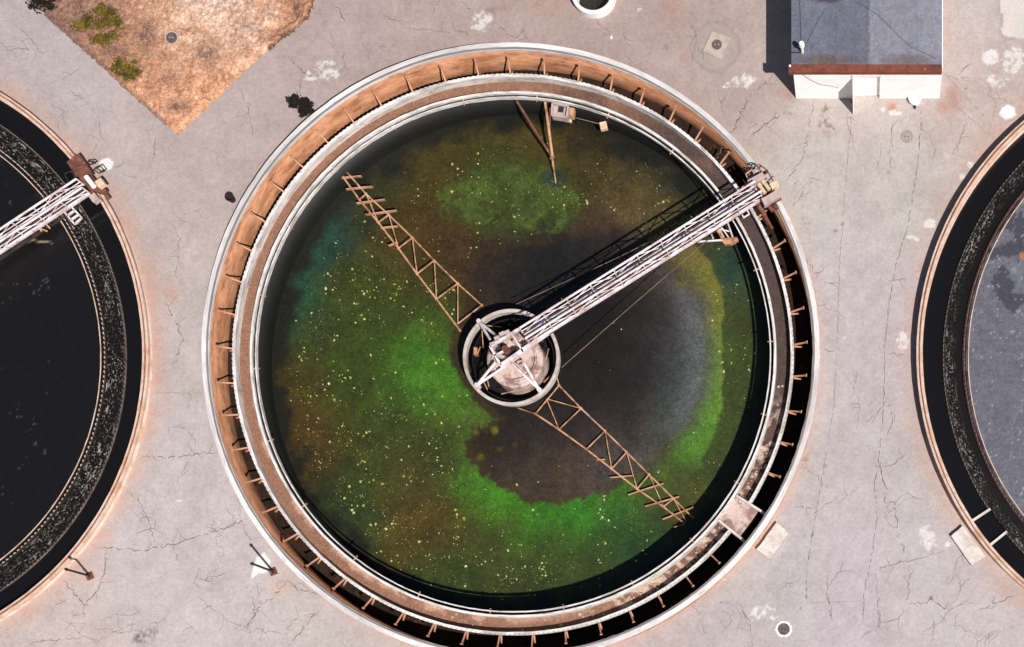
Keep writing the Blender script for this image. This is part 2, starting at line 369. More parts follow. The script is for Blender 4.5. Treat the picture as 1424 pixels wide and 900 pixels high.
# ------------------------------------------------------------------ ground
CRACKS = [
 [(0,70),(30,68),(50,72),(55,85)], [(65,120),(95,105),(115,95)], [(95,125),(120,142),(135,160),(140,185),(130,210)],
 [(217,190),(215,215),(208,232)], [(278,190),(285,205),(300,212),(318,222)], [(417,110),(418,138)], [(526,18),(549,28),(578,41),(620,44),(645,43),(656,53)],
 [(578,10),(581,40)], [(451,2),(471,11),(480,32)], [(640,0),(650,12),(668,18),(690,12)], [(405,80),(420,100),(440,112)], [(330,120),(345,150),(352,190)],
 [(197,635),(240,636),(280,631),(300,630)], [(132,761),(200,766),(250,755),(295,740),(345,722)], [(177,680),(192,695),(205,720),(215,755)],
 [(210,547),(280,546)], [(147,764),(146,795),(135,822),(117,842),(100,820),(85,805)], [(100,845),(100,870),(115,885),(140,895)],
 [(40,895),(70,890),(115,887)], [(265,820),(280,785)], [(277,807),(295,804),(320,795)], [(275,830),(300,850),(320,865),(345,875)],
 [(340,880),(360,845),(395,815),(400,807),(415,822),(445,825)], [(447,845),(400,900)], [(240,760),(250,785)], [(117,842),(116,860)],
 [(1185,150),(1177,240),(1172,310),(1167,375),(1165,450),(1160,565),(1154,600),(1136,707),(1123,784),(1121,836)],
 [(1242,160),(1237,240)], [(1282,150),(1277,225),(1262,315),(1247,365),(1235,430),(1230,490),(1229,565),(1226,600),(1222,637),(1216,674),(1220,721),(1211,780),(1202,821),(1200,865),(1209,872)],
 [(1222,637),(1227,666),(1233,681),(1229,699),(1244,699),(1248,725),(1246,740),(1257,762),(1262,780)], [(1216,793),(1250,782),(1286,775),(1312,766)],
 [(1262,839),(1290,839),(1294,832),(1308,843),(1320,850)], [(1218,795),(1220,839),(1224,865),(1194,890)], [(1296,854),(1299,872),(1294,898)],
 [(1262,839),(1264,806),(1272,788)], [(1025,835),(1040,861),(1045,883)], [(1086,812),(1113,810)], [(1102,839),(1195,836)], [(1117,651),(1143,664),(1141,685)],
 [(1106,705),(1136,707)], [(1131,139),(1123,189),(1118,217),(1096,248),(1083,258)], [(1345,170),(1320,225)], [(1311,100),(1340,130),(1382,178)],
 [(1326,145),(1362,175),(1384,195)], [(1040,136),(1076,103)], [(1040,190),(1096,152)], [(1226,650),(1245,645),(1262,628)], [(1224,865),(1245,862),(1262,845)],
 [(960,830),(985,890)], [(1150,800),(1155,860)], [(1140,395),(1168,393)], [(1235,390),(1262,388)], [(1232,492),(1260,494)], [(1145,488),(1160,489)],
 [(1360,850),(1410,828)], [(1110,350),(1135,380),(1150,372)], [(600,20),(612,0)], [(700,0),(705,20)],
 [(990,230),(1020,180),(1040,136)], [(230,420),(255,470),(240,510)], [(20,35),(40,50),(62,80)], [(230,300),(250,330),(245,380)]]

def wander():
    """a web of finer cracks, wandering and forking"""
    rr = random.Random(17); out = []
    seeds = [(20,100),(90,180),(180,240),(300,110),(390,60),(470,70),(540,60),(600,90),(700,40),(740,20),(860,40),(900,100),(960,30),(1000,160),(1060,180),(1110,300),(1150,240),(1210,230),(1290,190),(1330,120),(1380,120),(1150,430),(1190,520),(1240,560),(1120,620),
             (1080,760),(1000,850),(1050,880),(1170,700),(1260,690),(1330,820),(1380,870),(1290,870),(1150,830),(240,300),(250,500),(230,590),(270,640),(310,700),(180,700),(230,740),(60,870),(190,850),(250,860),(300,800),(370,850),(420,860),(330,880),(150,880),(350,740)]
    for (x, y) in seeds:
        for b in range(2):
            a = rr.uniform(0, 6.28); u, v = x + rr.gauss(0, 8), y + rr.gauss(0, 8); pl = [(u, v)]
            for k in range(rr.randrange(4, 11)):
                a += rr.gauss(0, .42); u += math.cos(a) * 8; v += math.sin(a) * 8; pl.append((u, v))
            ok = all(math.hypot(p[0] - c_[0], p[1] - c_[1]) > c_[2] for p in pl for c_ in ((716,496,428),(-211,498,428),(1703,497,428)))
            if ok and all(not (p[0] < 440 and p[1] < 190 and abs(p[0] - 245) < 250 - p[1]) and not (1060 < p[0] < 1320 and p[1] < 145) for p in pl): out.append(pl)
    return out
def crack_ribbons():
    rr = random.Random(3); V = []; Q = []; NM = len(CRACKS)
    CRACKS.extend(wander())
    tot = len(CRACKS)
    for ci, pl in enumerate(CRACKS):
        straight = ci in (26, 28, 42, 43, 37)
        pts = []
        for a, b in zip(pl[:-1], pl[1:]):
            L = math.hypot(b[0] - a[0], b[1] - a[1]); n = max(2, int(L / 3.2))
            for k in range(n):
                t = k / n; j = 0 if k == 0 else (0.5 if straight else 1.3)
                pts.append((a[0] + (b[0] - a[0]) * t + rr.gauss(0, j), a[1] + (b[1] - a[1]) * t + rr.gauss(0, j)))
        pts.append(pl[-1])
        W = [P(*p, 0.004) for p in pts]
        base = (rr.uniform(0.015, 0.032) if ci < NM else rr.uniform(.008, .017)) * (0.8 if straight else 1.0)
        for k, p in enumerate(W):
            d = (W[min(k + 1, len(W) - 1)] - W[max(k - 1, 0)]); d = Vector((-d.y, d.x, 0)).normalized()
            taper = min(1, 0.25 + min(k, len(W) - 1 - k) * 0.25)
            w = base * taper * rr.uniform(0.35, 1.45) / 2
            V += [p + d * w, p - d * w]
            if k:
                o = len(V) - 4
                if rr.random() > (0.10 if not straight else 0.2): Q.append((o, o + 1, o + 3, o + 2))
        # short side branches
        if not straight and len(W) > 8:
            for b in range(len(W) // 9):
                k = rr.randrange(2, len(W) - 2); a = rr.uniform(0, 6.28); q = W[k].copy()
                for s_ in range(rr.randrange(3, 8)):
                    a += rr.gauss(0, .35); q2 = q + Vector((math.cos(a), math.sin(a), 0)) * .11
                    d = Vector((-math.sin(a), math.cos(a), 0)) * (.008 - .0008 * s_)
                    o = len(V); V += [q + d, q - d, q2 + d, q2 - d]; Q.append((o, o + 1, o + 3, o + 2)); q = q2
    return np.array([tuple(v) for v in V]), Q

def ground_colours(u, v):
    g = [(60,90,(184,172,170)),(180,300,(186,172,168)),(240,450,(190,178,174)),(330,200,(182,166,162)),(500,40,(178,160,156)),(620,20,(178,160,154)),
         (760,30,(176,156,150)),(900,60,(176,156,150)),(960,150,(176,158,152)),(1040,60,(180,164,158)),(1150,200,(192,182,176)),(1220,250,(190,182,176)),
         (1340,60,(186,176,172)),(1380,130,(192,174,168)),(1180,330,(192,184,180)),(1190,420,(192,182,184)),(1200,520,(192,181,185)),(1180,650,(194,182,187)),(1140,560,(188,182,178)),
         (1110,650,(186,182,174)),(1170,740,(196,184,189)),(1270,650,(188,182,176)),(1250,850,(194,183,187)),(1150,860,(194,183,187)),(1350,840,(194,184,182)),
         (1060,800,(190,184,180)),(1000,880,(190,178,176)),(240,640,(192,182,180)),(300,720,(196,186,184)),(220,800,(196,186,184)),(100,880,(196,182,178)),(330,860,(196,186,184)),(260,560,(190,178,176)),(420,880,(194,182,178))]
    wu = u + (fbm(u / 60, v / 60, 3, 21) - .5) * 50; wv = v + (fbm(u / 60, v / 60, 3, 31) - .5) * 50
    c = rbf(wu, wv, g, 62)
    n1 = fbm(u / 34, v / 34, 5, 3); n2 = fbm(u / 9, v / 9, 4, 8); n3 = fbm(u / 3, v / 3, 3, 12)
    c = c * (1 + (n1 - .5)[..., None] * np.array([.20, .22, .23]) + (n2 - .5)[..., None] * .20 + (n3 - .5)[..., None] * .20)
    # trowelled bays: a faint difference between poured strips
    strip = (u > 1165 + (v - 450) * -.06) & (u < 1232) & (v > 145)
    c = np.where(strip[..., None], c * np.array([1.01, .99, 1.01]), c)
    def mix(col, m, k=1.0):
        nonlocal c
        m = np.clip(m * k, 0, 1)[..., None]; c = c * (1 - m) + srgb(col) * m
    # rust-orange staining that has washed out round the tank feet
    for (tc, r0, w, k) in ((LEF, 13.25, .6, .5), (RIG, 13.27, .8, .45), (CEN, 13.27, .22, .25)):
        tx, ty = survey(np.array(tc.x), np.array(tc.y))
        d = (np.hypot(u - tx, v - ty) / PXM - r0) / w
        mix((206, 150, 124), np.exp(-np.clip(d, 0, 9) ** 2 * .9) * (.35 + 1.1 * (fbm(u / 22, v / 22, 4, 77) - .2)), k)
    for (x, y, rx, ry, k, col) in ((1326,137,11,20,.6,(172,116,90)),(1312,150,8,10,.5,(190,130,100)),(935,12,12,16,.4,(190,120,90)),(950,75,9,16,.3,(176,120,100)),
            (215,395,22,40,.25,(200,150,130)),(240,410,8,12,.5,(206,140,116)),(1240,148,8,9,.8,(190,120,96)),(1095,125,22,16,.45,(176,130,112)),(760,6,40,22,.25,(176,130,112)),
            (388,815,14,16,.6,(226,184,164)),(130,805,18,14,.45,(226,180,158)),(928,70,8,8,.5,(160,110,95)),(1318,40,5,60,.4,(200,150,130)),(690,14,14,5,.5,(150,100,76))):
        q = ((u - x) / rx) ** 2 + ((v - y) / ry) ** 2
        mix(col, np.exp(-q) * (.3 + 1.4 * (fbm(u / 10, v / 10, 4, 41) - .15)), k)
    # round patched ring about the square manhole
    q = np.hypot(u - 995, v - 65) + (n2 - .5) * 8
    mix((170, 160, 152), sstep(36, 32, q), .55); mix((150, 136, 128), np.exp(-((q - 34) / 2.2) ** 2), .5)
    q = np.hypot(u - 925, v - 78) + (n2 - .5) * 14; mix((186, 172, 168), sstep(24, 14, q), .5)
    # pale concrete pad in the top right corner, paler slabs
    pad = [(1391,-80),(1391,18),(1395,18),(1395,38),(1391,40),(1394,48),(1402,52),(1500,53),(1500,-80)]
    sd = poly_sd(u + (n3 - .5) * 3, v + (n3 - .5) * 3, pad)
    mix((222, 212, 206), sstep(1.2, -1.2, sd), .9); mix((150, 140, 134), np.exp(-((sd - 1.5) / 1.5) ** 2), .4)
    mix((206, 206, 194), sstep(6, 0, poly_sd(u, v, [(1416,28),(1416,52),(1440,52),(1440,28)])), .7)
    # spilt white paint and lime
    nz = fbm(u / 5.5, v / 5.5, 5, 55, .62); nz2 = fbm(u / 13, v / 13, 3, 66)
    for (x, y, rx, ry, th) in ((670,30,19,19,.26),(455,98,24,17,.24),(432,106,13,10,.14),(147,229,10.5,9.5,.7),(1402,157,13,12,.55),(1378,80,15,15,.26),(1408,84,20,24,.28),(1385,113,18,12,.24),
            (1035,112,20,13,.3),(1008,118,12,7,.05),(1255,476,12,17,.3),(1294,312,11,11,.4),(1266,330,7,4,.3),(1335,246,10,5,.3),(1350,230,9,6,.15),(1290,748,15,20,.3),(1062,853,25,15,.16),(1078,860,8,6,.15),
            (1243,157,12,5,.3),(1228,152,5,5,.2),(1275,333,5,3,.3),(1317,757,4,4,.4),(1082,160,4,3,.4),(1090,790,5,3,.1),(890,14,5,5,.3),(850,52,2.5,2.5,.6),(500,700,6,3,.0),(250,697,8,3,.05),(1175,470,2,2,.4),(1008,806,4,2,.3),(905,60,4,3,.1)):
        q = ((u - x) / rx) ** 2 + ((v - y) / ry) ** 2
        mix((244, 240, 238), sstep(.49, .64, (nz - .5) * np.where(th > .45, .35, .9) + .45 + nz2 * .25 - .12 + th * .5 - .42 * np.maximum(q - .35, -.5 * (th > .3))) * (q < 3), .55 + .37 * (th > .45) + .3 * (n2 - .4))
    sd = poly_sd(u + (n2 - .5) * 3, v + (n3 - .5) * 3, [(349,805),(352,790),(357,776),(368,768),(377,782),(370,797),(360,797)])
    mix((248, 245, 240), sstep(1, -1, sd), .95)
    # dark oily smudges
    for (x, y, rx, ry, k, col) in ((195,886,11,9,.9,(92,80,76)),(212,880,6,9,.7,(110,96,92)),(1148,152,5,10,.8,(128,98,86)),(1146,168,6,6,.8,(128,98,86)),(1154,180,8,7,.85,(120,92,84)),(1140,176,4,4,.7,(128,98,86)),
            (1098,158,3,2,.6,(110,90,84)),(1162,322,3,2.5,.8,(90,74,70)),(1172,312,2.5,2.5,.7,(100,80,76)),(1235,240,3,2,.6,(110,96,90)),(1343,123,1.5,1.5,.9,(80,70,66)),(1352,128,1.5,1.5,.9,(80,70,66)),
            (1077,220,1.5,1.5,.8,(90,80,76)),(1106,254,1.7,1.7,.8,(90,80,76)),(1295,832,3,4,.7,(96,84,80)),(1146,648,5,3,.7,(140,110,100)),(1120,640,4,8,.5,(130,100,90)),(925,66,9,5,.6,(150,112,98))):
        q = ((u - x) / rx) ** 2 + ((v - y) / ry) ** 2
        mix(col, np.exp(-q * .9) * np.clip(sstep(.42, .58, fbm(u / 4, v / 4, 4, 91)) + .15, 0, 1), k)
    # dotted seam of tar blobs
    d = line_d(u, v, [(1143,664),(1136,707),(1123,784),(1121,836),(1101,862),(1098,900)])
    mix((120, 108, 106), sstep(1.6, .6, d) * sstep(.62, .72, fbm(u / 7, v / 7, 2, 101)), .8)
    return c * ALB * 1.07

def frange(a, b, s): return np.arange(a, b, s)
fx0, fx1, fy0, fy1 = -22.9, 22.9, -14.7, 14.7
X = np.concatenate([[-900, -300, -120], frange(-44, fx0, .16), frange(fx0, fx1, .052), frange(fx1, 46.5, .16), [120, 300, 900]])
Y = np.concatenate([[-900, -300, -100, -40], frange(-17, fy0, .12), frange(fy0, fy1, .052), frange(fy1, 17, .2), [40, 100, 300, 900]])
XX, YY = np.meshgrid(X, Y)
U, V_ = survey(XX, YY)
cx, cy = np.meshgrid((X[:-1] + X[1:]) / 2, (Y[:-1] + Y[1:]) / 2)
keep = np.ones(cx.shape, bool)
_r = P(827, -4, 0); keep &= np.hypot(cx - _r.x, cy - _r.y) > .87
for c in (CEN, LEF, RIG): keep &= np.hypot(cx - c.x, cy - c.y) > RT - .2
cols = ground_colours(np.clip(U, -900, 2400), np.clip(V_, -300, 1300))
ev, eq = crack_ribbons()
ground = grid_mesh('ground', M['ground'], X, Y, keep, cols, extra=(ev, eq, 1, np.array([.2, .17, .16])))
ground.data.materials.append(M['crack'])
tag(ground, 'worn pinkish grey cracked pavement between the round tanks', kind='structure')

# ------------------------------------------------------------------ dry soil patch
DIRT = [(248,189),(200,148),(150,101),(67,27),(43,0),(-20,-70),(-20,-160),(460,-160),(446,-40),(437,0),(430,27),(405,46),(377,68),(350,90),(300,139)]
def dirt_colours(u, v, sd):
    g = [(250,150,(220,164,130)),(300,90,(222,166,132)),(200,60,(190,142,114)),(130,60,(168,126,106)),(250,40,(228,180,150)),(330,30,(230,192,168)),(390,20,(206,150,118)),(90,20,(156,122,108)),(180,120,(212,156,122)),(300,0,(226,200,182)),(240,170,(230,172,138))]
    wu = u + (fbm(u / 18, v / 18, 4, 5) - .5) * 40; wv = v + (fbm(u / 18, v / 18, 4, 6) - .5) * 40
    c = rbf(wu, wv, g, 34)
    n1 = fbm(u / 11, v / 11, 5, 15, .6); n2 = fbm(u / 3.2, v / 3.2, 4, 16, .6)
    c = c * (1 + (n1 - .5)[..., None] * np.array([.9, 1.15, 1.3]) + (n2 - .5)[..., None] * 1.0)
    def mix(col, m):
        nonlocal c
        m = np.clip(m, 0, 1)[..., None]; c = c * (1 - m) + srgb(col) * m
    for (x, y, rx, ry, k) in ((205,50,14,22,.7),(250,150,16,9,.7),(290,75,22,22,.55),(235,110,16,16,.4),(150,20,14,20,.5),(160,75,24,14,.5),(415,12,8,16,.9),(395,52,14,8,.7),(80,35,30,14,.6),(190,90,12,10,.4)):
        q = ((u - x) / rx) ** 2 + ((v - y) / ry) ** 2
        mix((122, 94, 84), np.exp(-q) * sstep(.38, .56, n2 * .6 + n1 * .4) * k * 1.6)
    for (x, y, rx, ry) in ((262,0,12,7),(345,40,16,9),(312,3,14,6),(380,15,10,6)):
        q = ((u - x) / rx) ** 2 + ((v - y) / ry) ** 2; mix((214, 204, 196), np.exp(-q) * sstep(.42, .6, n2) * .8)
    edge = sstep(-9, 0, sd + (n1 - .5) * 10)
    left = (u < 232) ; mix((128, 104, 100), edge * .75 * left)
    rt = (u > 372); mix((82, 62, 54), sstep(-5, -.5, sd + (n1 - .5) * 5) * .9 * rt)
    mix((226, 170, 134), sstep(-5, -1, sd) * .6 * (u > 250) * (u < 360))
    return c * ALB
dx = np.arange(P(-25, 0).x, P(465, 0).x, .05); dy = np.arange(P(0, 196).y, P(0, -130).y, .05)
DX, DY = np.meshgrid(dx, dy); DU, DV = survey(DX, DY)
dsd = poly_sd(DU + (fbm(DU / 6, DV / 6, 4, 2) - .5) * np.where(DU > 370, 12, 5), DV + (fbm(DU / 6, DV / 6, 4, 4) - .5) * np.where(DU > 370, 12, 5), DIRT)
csd = (dsd[:-1, :-1] + dsd[1:, 1:]) / 2
dz = .006 + np.clip(-dsd / 10, 0, 1) * (.02 + .09 * fbm(DU / 12, DV / 12, 4, 9) + .05 * fbm(DU / 4, DV / 4, 2, 10)) + .16 * np.exp(-((dsd + 5) / 3.5) ** 2) * (DU > 374)
soil = grid_mesh('dry_soil', M['dirt'], dx, dy, csd < 0, dirt_colours(DU, DV, dsd), dz)
tag(soil, 'corner of bare orange soil and dead grass set in the pavement', kind='structure')

# dead grass on the soil: uncountable blades
mb = MB(); rr = random.Random(5)
cand = np.argwhere(dsd < -3)
cl = [cand[rr.randrange(len(cand))] for _ in range(900)]
for j, i in cl:
    x, y, z = DX[j, i], DY[j, i], dz[j, i]
    if DV[j, i] < -30: continue
    for k in range(7):
        a = rr.uniform(0, 6.28); l = rr.uniform(.06, .2); bx, by = x + rr.gauss(0, .09), y + rr.gauss(0, .09)
        t = rr.uniform(.3, 1.1); w = .012
        mb.add([(bx - w * math.sin(a), by + w * math.cos(a), z - .01), (bx + w * math.sin(a), by - w * math.cos(a), z - .01), (bx + math.cos(a) * l * t, by + math.sin(a) * l * t, z + l * .6)], [(0, 1, 2)])
g = mb.build('dead_grass', M['straw']); tag(g, 'dead straw coloured grass blades over the orange soil', 'grass', kind='stuff')

def shrub(name, label, u, v, ru, rv, h, leaf, n, group=None, seed=0, zb=.05, leafsize=.09):
    rr = random.Random(seed); c = P(u, v, 0)
    o = thing(name, label, 'shrub', (c.x, c.y, zb), group)
    fo = MB(); st = MB(); lobes = []
    for k in range(24):
        a = rr.uniform(0, 6.28); q = math.sqrt(rr.random()) * .85
        lobes.append((c.x + math.cos(a) * q * ru, c.y + math.sin(a) * q * rv, zb + h * rr.uniform(.25, .75), rr.uniform(.14, .34)))
    for (lx, ly, lz, lr) in lobes:
        st.tube((c.x + rr.gauss(0, .03), c.y + rr.gauss(0, .03), zb - .05), (lx, ly, lz), .018, .006, 5)
        for k in range(n // 24):
            d = Vector((rr.gauss(0, 1), rr.gauss(0, 1), rr.gauss(0, .7))).normalized() * lr * rr.uniform(.25, 1.15)
            p = Vector((lx + d.x * ru, ly + d.y * rv, max(zb + .02, lz + d.z * h)))
            a = Vector((rr.gauss(0, 1), rr.gauss(0, 1), rr.gauss(0, .5))).normalized() * leafsize * rr.uniform(.5, 1.3)
            b = a.cross(Vector((rr.gauss(0, 1), rr.gauss(0, 1), rr.gauss(0, 1)))).normalized() * leafsize * .35
            fo.add([p - a, p + b, p + a, p - b], [(0, 1, 2, 3)])
    fo.build('foliage', leaf, o); st.build('stem', M['stem'], o)
    return o
shrub('green_shrub', 'larger ragged yellow-green shrub on the left edge of the orange soil', 140, 37, 1.15, .95, .20, M['leaf'], 1500, 'weeds growing in the dry soil', 1)
shrub('green_shrub', 'small round yellow-green shrub below the larger one on the orange soil', 179, 97, .70, .62, .20, M['leaf'], 900, 'weeds growing in the dry soil', 2)
shrub('green_shrub', 'dark olive shrub cut by the top edge at the corner of the soil', 64, 4, .7, .55, .5, M['darkleaf'], 500, 'weeds growing in the dry soil', 3)
shrub('dark_shrub', 'black leafless-looking bush on the pavement against the white tank rim', 421, 151, .62, .54, .5, M['darkleaf'], 1500, None, 4, 0.0, .075)

# ------------------------------------------------------------------ tanks
def ring_grid(c, r0, r1, nr, na, a0=0, a1=360):
    pass

def disc_water(name, c, R, z, colfn, material, label, step=.05):
    xs = np.arange(c.x - R, c.x + R + step, step); ys = np.arange(c.y - R, c.y + R + step, step)
    XX, YY = np.meshgrid(xs, ys)
    mx, my = np.meshgrid((xs[:-1] + xs[1:]) / 2, (ys[:-1] + ys[1:]) / 2)
    U, V = survey(XX, YY, z)
    rad = np.hypot(XX - c.x, YY - c.y)
    o = grid_mesh(name, material, xs, ys, np.hypot(mx - c.x, my - c.y) < R, colfn(U, V, rad), np.full(XX.shape, z))
    return tag(o, label, kind='structure')

def annulus(name, c, r0, r1, z, material, label=None, n=360, parent=None, flow=False):
    mb = MB()
    for i in range(n):
        a, b = 2 * math.pi * i / n, 2 * math.pi * (i + 1) / n
        ca, sa, cb, sb = math.cos(a), math.sin(a), math.cos(b), math.sin(b)
        mb.add([(c.x + r0 * ca, c.y + r0 * sa, z), (c.x + r1 * ca, c.y + r1 * sa, z), (c.x + r1 * cb, c.y + r1 * sb, z), (c.x + r0 * cb, c.y + r0 * sb, z)], [(0, 1, 2, 3)])
    o = mb.build(name, material, parent)
    if flow:
        at = o.data.attributes.new('flow', 'FLOAT_VECTOR', 'POINT')
        vals = []
        for i in range(n):
            a, b = i / n, (i + 1) / n; k = 2 * math.pi * (r0 + r1) / 2
            vals += [a * k, r0, 0, a * k, r1, 0, b * k, r1, 0, b * k, r0, 0]
        at.data.foreach_set('vector', vals)
    if label: tag(o, label, kind='structure')
    return o

W_OUT = (12.00, 12.10); W_IN = (11.27, 11.375); BAF = (11.10, 11.15); ZTOP = .35; ZFL = -.10      # drained tank
S_OUT = (12.01, 12.07); S_IN = (11.20, 11.26); S_BAF = (10.98, 11.02)                                   # running tanks

def sediment_sheet(c, r0, r1, z, parent):
    """silt in the drained trough: pale and flaky on the west, wet and dark where it still drains on the east"""
    n, m = 720, 9; V = []; F = []; A = []; Rr = []
    for i in range(n):
        a = 2 * math.pi * i / n
        for j in range(m):
            r = r0 + (r1 - r0) * j / (m - 1); V.append((c.x + r * math.cos(a), c.y + r * math.sin(a), z)); A.append(math.degrees(a)); Rr.append(j / (m - 1))
            if j: F.append((i * m + j - 1, i * m + j, ((i + 1) % n) * m + j, ((i + 1) % n) * m + j - 1))
    A = np.array(A); Rr = np.array(Rr); d = (A + 180) % 360 - 180
    x, y = np.array([v[0] for v in V]), np.array([v[1] for v in V])
    nz = fbm(x * 1.3, y * 1.3, 4, 301); n2 = fbm(x * 5, y * 5, 3, 302)
    wet = sstep(-95, -5, d + (nz - .5) * 60) * sstep(100, 35, d + (nz - .5) * 50)
    col = np.tile(srgb((156, 116, 96)), (len(V), 1)) * (1 - wet)[:, None] + srgb((88, 74, 70)) * wet[:, None]
    fl = (sstep(.45, .15, Rr + (n2 - .5) * .5) * sstep(.40, .55, nz) * (1 - wet) * sstep(60, 110, np.abs(d)))[:, None]
    col = col * (1 - fl * .75) + srgb((226, 184, 160)) * fl * .75
    scale_ = (sstep(.52, .60, n2 * .7 + nz * .3) * sstep(-85, -60, d) * sstep(-5, -20, d))[:, None]
    col = col * (1 - scale_ * .85) + srgb((222, 194, 176)) * scale_ * .85
    o = MB(); o.v = V; o.f = F; o = o.build('launder_sediment', M['launder'], parent)
    at = o.data.attributes.new('tint', 'FLOAT_COLOR', 'POINT')
    at.data.foreach_set('color', np.concatenate([col * ALB, np.ones((len(V), 1))], 1).astype(np.float32).ravel())

def tank(c, label, zr, capw, cap, rail, dry, gap=None, seed=0):
    """gap = (middle angle, half width) of the outlet box, degrees"""
    t = thing('clarifier_tank', label, 'water tank', (c.x, c.y, 0), 'round settling tanks')
    cc = (c.x, c.y); Ro = RT; Ri = RT - capw
    wall_in = RT - .33 if dry else Ri
    MB().lathe([(wall_in, -2.3), (wall_in, zr - .14), (Ro - .05, zr - .14), (Ro - .05, -2.3)], cc, n=256).build('outer_wall', M['rustwall'] if dry else M['capwarm'], t, True)
    MB().lathe([(Ri, zr - .14), (Ri, zr), (Ro, zr), (Ro, zr - .14)], cc, n=256, jitter=.006, seed=seed).build('rim_cap', cap, t)
    if rail:
        MB().lathe([(RT - capw * .56, zr), (RT - capw * .56, zr + .05), (RT - capw * .40, zr + .05), (RT - capw * .40, zr)], cc, n=256, jitter=.008, seed=seed + 1).build('rail', M['rail'], t)
    else:
        MB().lathe([(Ri + .02, zr + .001), (Ri + .02, zr + .03), (Ri + .10, zr + .03), (Ri + .10, zr + .001)], cc, n=256, jitter=.006, seed=seed + 1).build('edge_strip', M['capline'], t)
    # trough between the two weirs
    wo, wi, bf = (W_OUT, W_IN, BAF) if dry else (S_OUT, S_IN, S_BAF)
    zt, zf = (ZTOP, ZFL) if dry else (.06, -.32)
    a0, a1 = (gap[0] + gap[1], gap[0] - gap[1] + 360) if gap else (0, 360)
    na = 250 if gap else 256
    wm = M['white'] if dry else M['wetdark']
    MB().lathe([(wo[0], zf), (wo[0], zt), (wo[1], zt), (wo[1], zt - .12), (wo[0] + .04, zt - .12), (wo[0] + .04, zf)], cc, a0, a1, na, jitter=.008 if dry else 0, seed=seed + 2).build('launder_outer_wall', wm, t)
    MB().lathe([(wi[0], zt - .15), (wi[0], zt), (wi[1], zt), (wi[1], zf)], cc, n=256, jitter=.006 if dry else 0, seed=seed + 3).build('launder_inner_wall', wm, t)
    MB().lathe([(wi[1], zf), (wo[0], zf), (wo[0], zf - .1), (wi[0] + .1, zf - .1)], cc, n=256).build('launder_floor', M['wetdark'], t)
    if dry: sediment_sheet(c, wi[1] - .02, wo[0] + .02, zf + .004, t)
    MB().lathe([(wo[0] + .042, zt - .124), (wo[1] - .008, zt - .124), (wo[1] - .008, zf - .1), (wo[0] + .042, zf - .1)], cc, a0, a1, na).build('launder_shade_skirt', M['slime_and_shade'], t)  # dark strip added on the trough's outer face to stand for shade
    MB().lathe([(bf[0], zt - .2 if dry else -.4), (bf[0], zt - .01), (bf[1], zt - .01), (bf[1], zt - .2 if dry else -.4)], cc, n=256, jitter=.006, seed=seed + 4).build('scum_baffle', M['white'] if dry else M['capwarm'], t)
    # notched weir plates
    def teeth(r, pitch, top, mtl, name):
        """one plate ring whose upper edge is cut into notches"""
        mb = MB(); s0 = a0 if gap and r > 12 else 0; s1 = a1 if gap and r > 12 else 360
        n = int(math.radians(s1 - s0) * r / pitch) * 4; prev = None
        for i in range(n + 1):
            a = math.radians(s0 + (s1 - s0) * i / n); h = top if (i % 4) in (0, 1) else top - (.035 if dry else .09)
            o = len(mb.v)
            for q in (r - .014, r + .014):
                for z in (top - .3, h): mb.v.append((c.x + q * math.cos(a), c.y + q * math.sin(a), z))
            if prev is not None:
                for u_, v_ in ((0, 1), (1, 3), (3, 2)): mb.f.append((prev + u_, prev + v_, o + v_, o + u_))
            prev = o
        return mb.build(name, mtl, t)
    if dry:
        teeth(wo[1] + .016, .21, zt + .03, M['white'], 'weir_plate')
        sup = None
        for k in range(22):
            if sup is None: sup = o = MB().bar((bf[0] - .09, 0, zt - .12), (wi[0] + .02, 0, zt - .12), .05, .05).build('baffle_support', M['tan'])
            else: o = sup.copy(); COL.objects.link(o)
            o.parent = t; o.rotation_euler = (0, 0, math.radians(k * 360 / 22 + 3))
    else:
        teeth(wo[1] + .016, .21, .11, M['dimweir'], 'weir_plate'); teeth(wi[0] - .016, .21, .11, M['capwarm'] if zr < .5 else M['rail'], 'weir_plate')
    MB().lathe([(wi[0] - .012, -3), (wi[0] - .012, zt - .13), (wi[0] + .09, zt - .16), (wi[0] + .09, -3)], cc, n=256).build('inner_wall', M['slime_and_shade'], t, True)
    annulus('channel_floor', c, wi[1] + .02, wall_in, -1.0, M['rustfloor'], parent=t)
    return t

GAPC = (-35.6, 3.3)
GAPR = (-143.8, 2.9)
tc = tank(CEN, 'middle round tank with drained rusty channel and green algae pool', 0.75, .31, M['cap'], False, True, GAPC, 1)
tl = tank(LEF, 'left round tank with black water and low orange-tinted rim', .45, .26, M['capwarm'], True, False, None, 20)
tr = tank(RIG, 'right round tank with grey-blue scummed water cut by the frame', .52, .27, M['capwarm'], True, False, GAPR, 40)

# brackets that carry the middle tank's trough
proto = None
nb = 53
for k in range(nb):
    ang = 360 * k / nb + 2.2
    if abs((ang - GAPC[0] + 180) % 360 - 180) < GAPC[1] + 1: continue
    if proto is None:
        mb = MB()
        mb.bar((12.12, 0, .20), (12.72, 0, .52), .055, .07)
        mb.bar((12.12, 0, -.05), (12.46, 0, -.15), .055, .06)
        mb.bar((12.14, 0, -.12), (12.14, 0, 0.22), .055, .06)
        mb.box((12.72, 0, .53), .05, .11, .11)
        o = mb.build('bracket', M['bracket']); proto = o
    else:
        o = proto.copy(); COL.objects.link(o)
    o.parent = tc; o.rotation_euler = (0, 0, math.radians(ang + random.uniform(-.25, .25)))

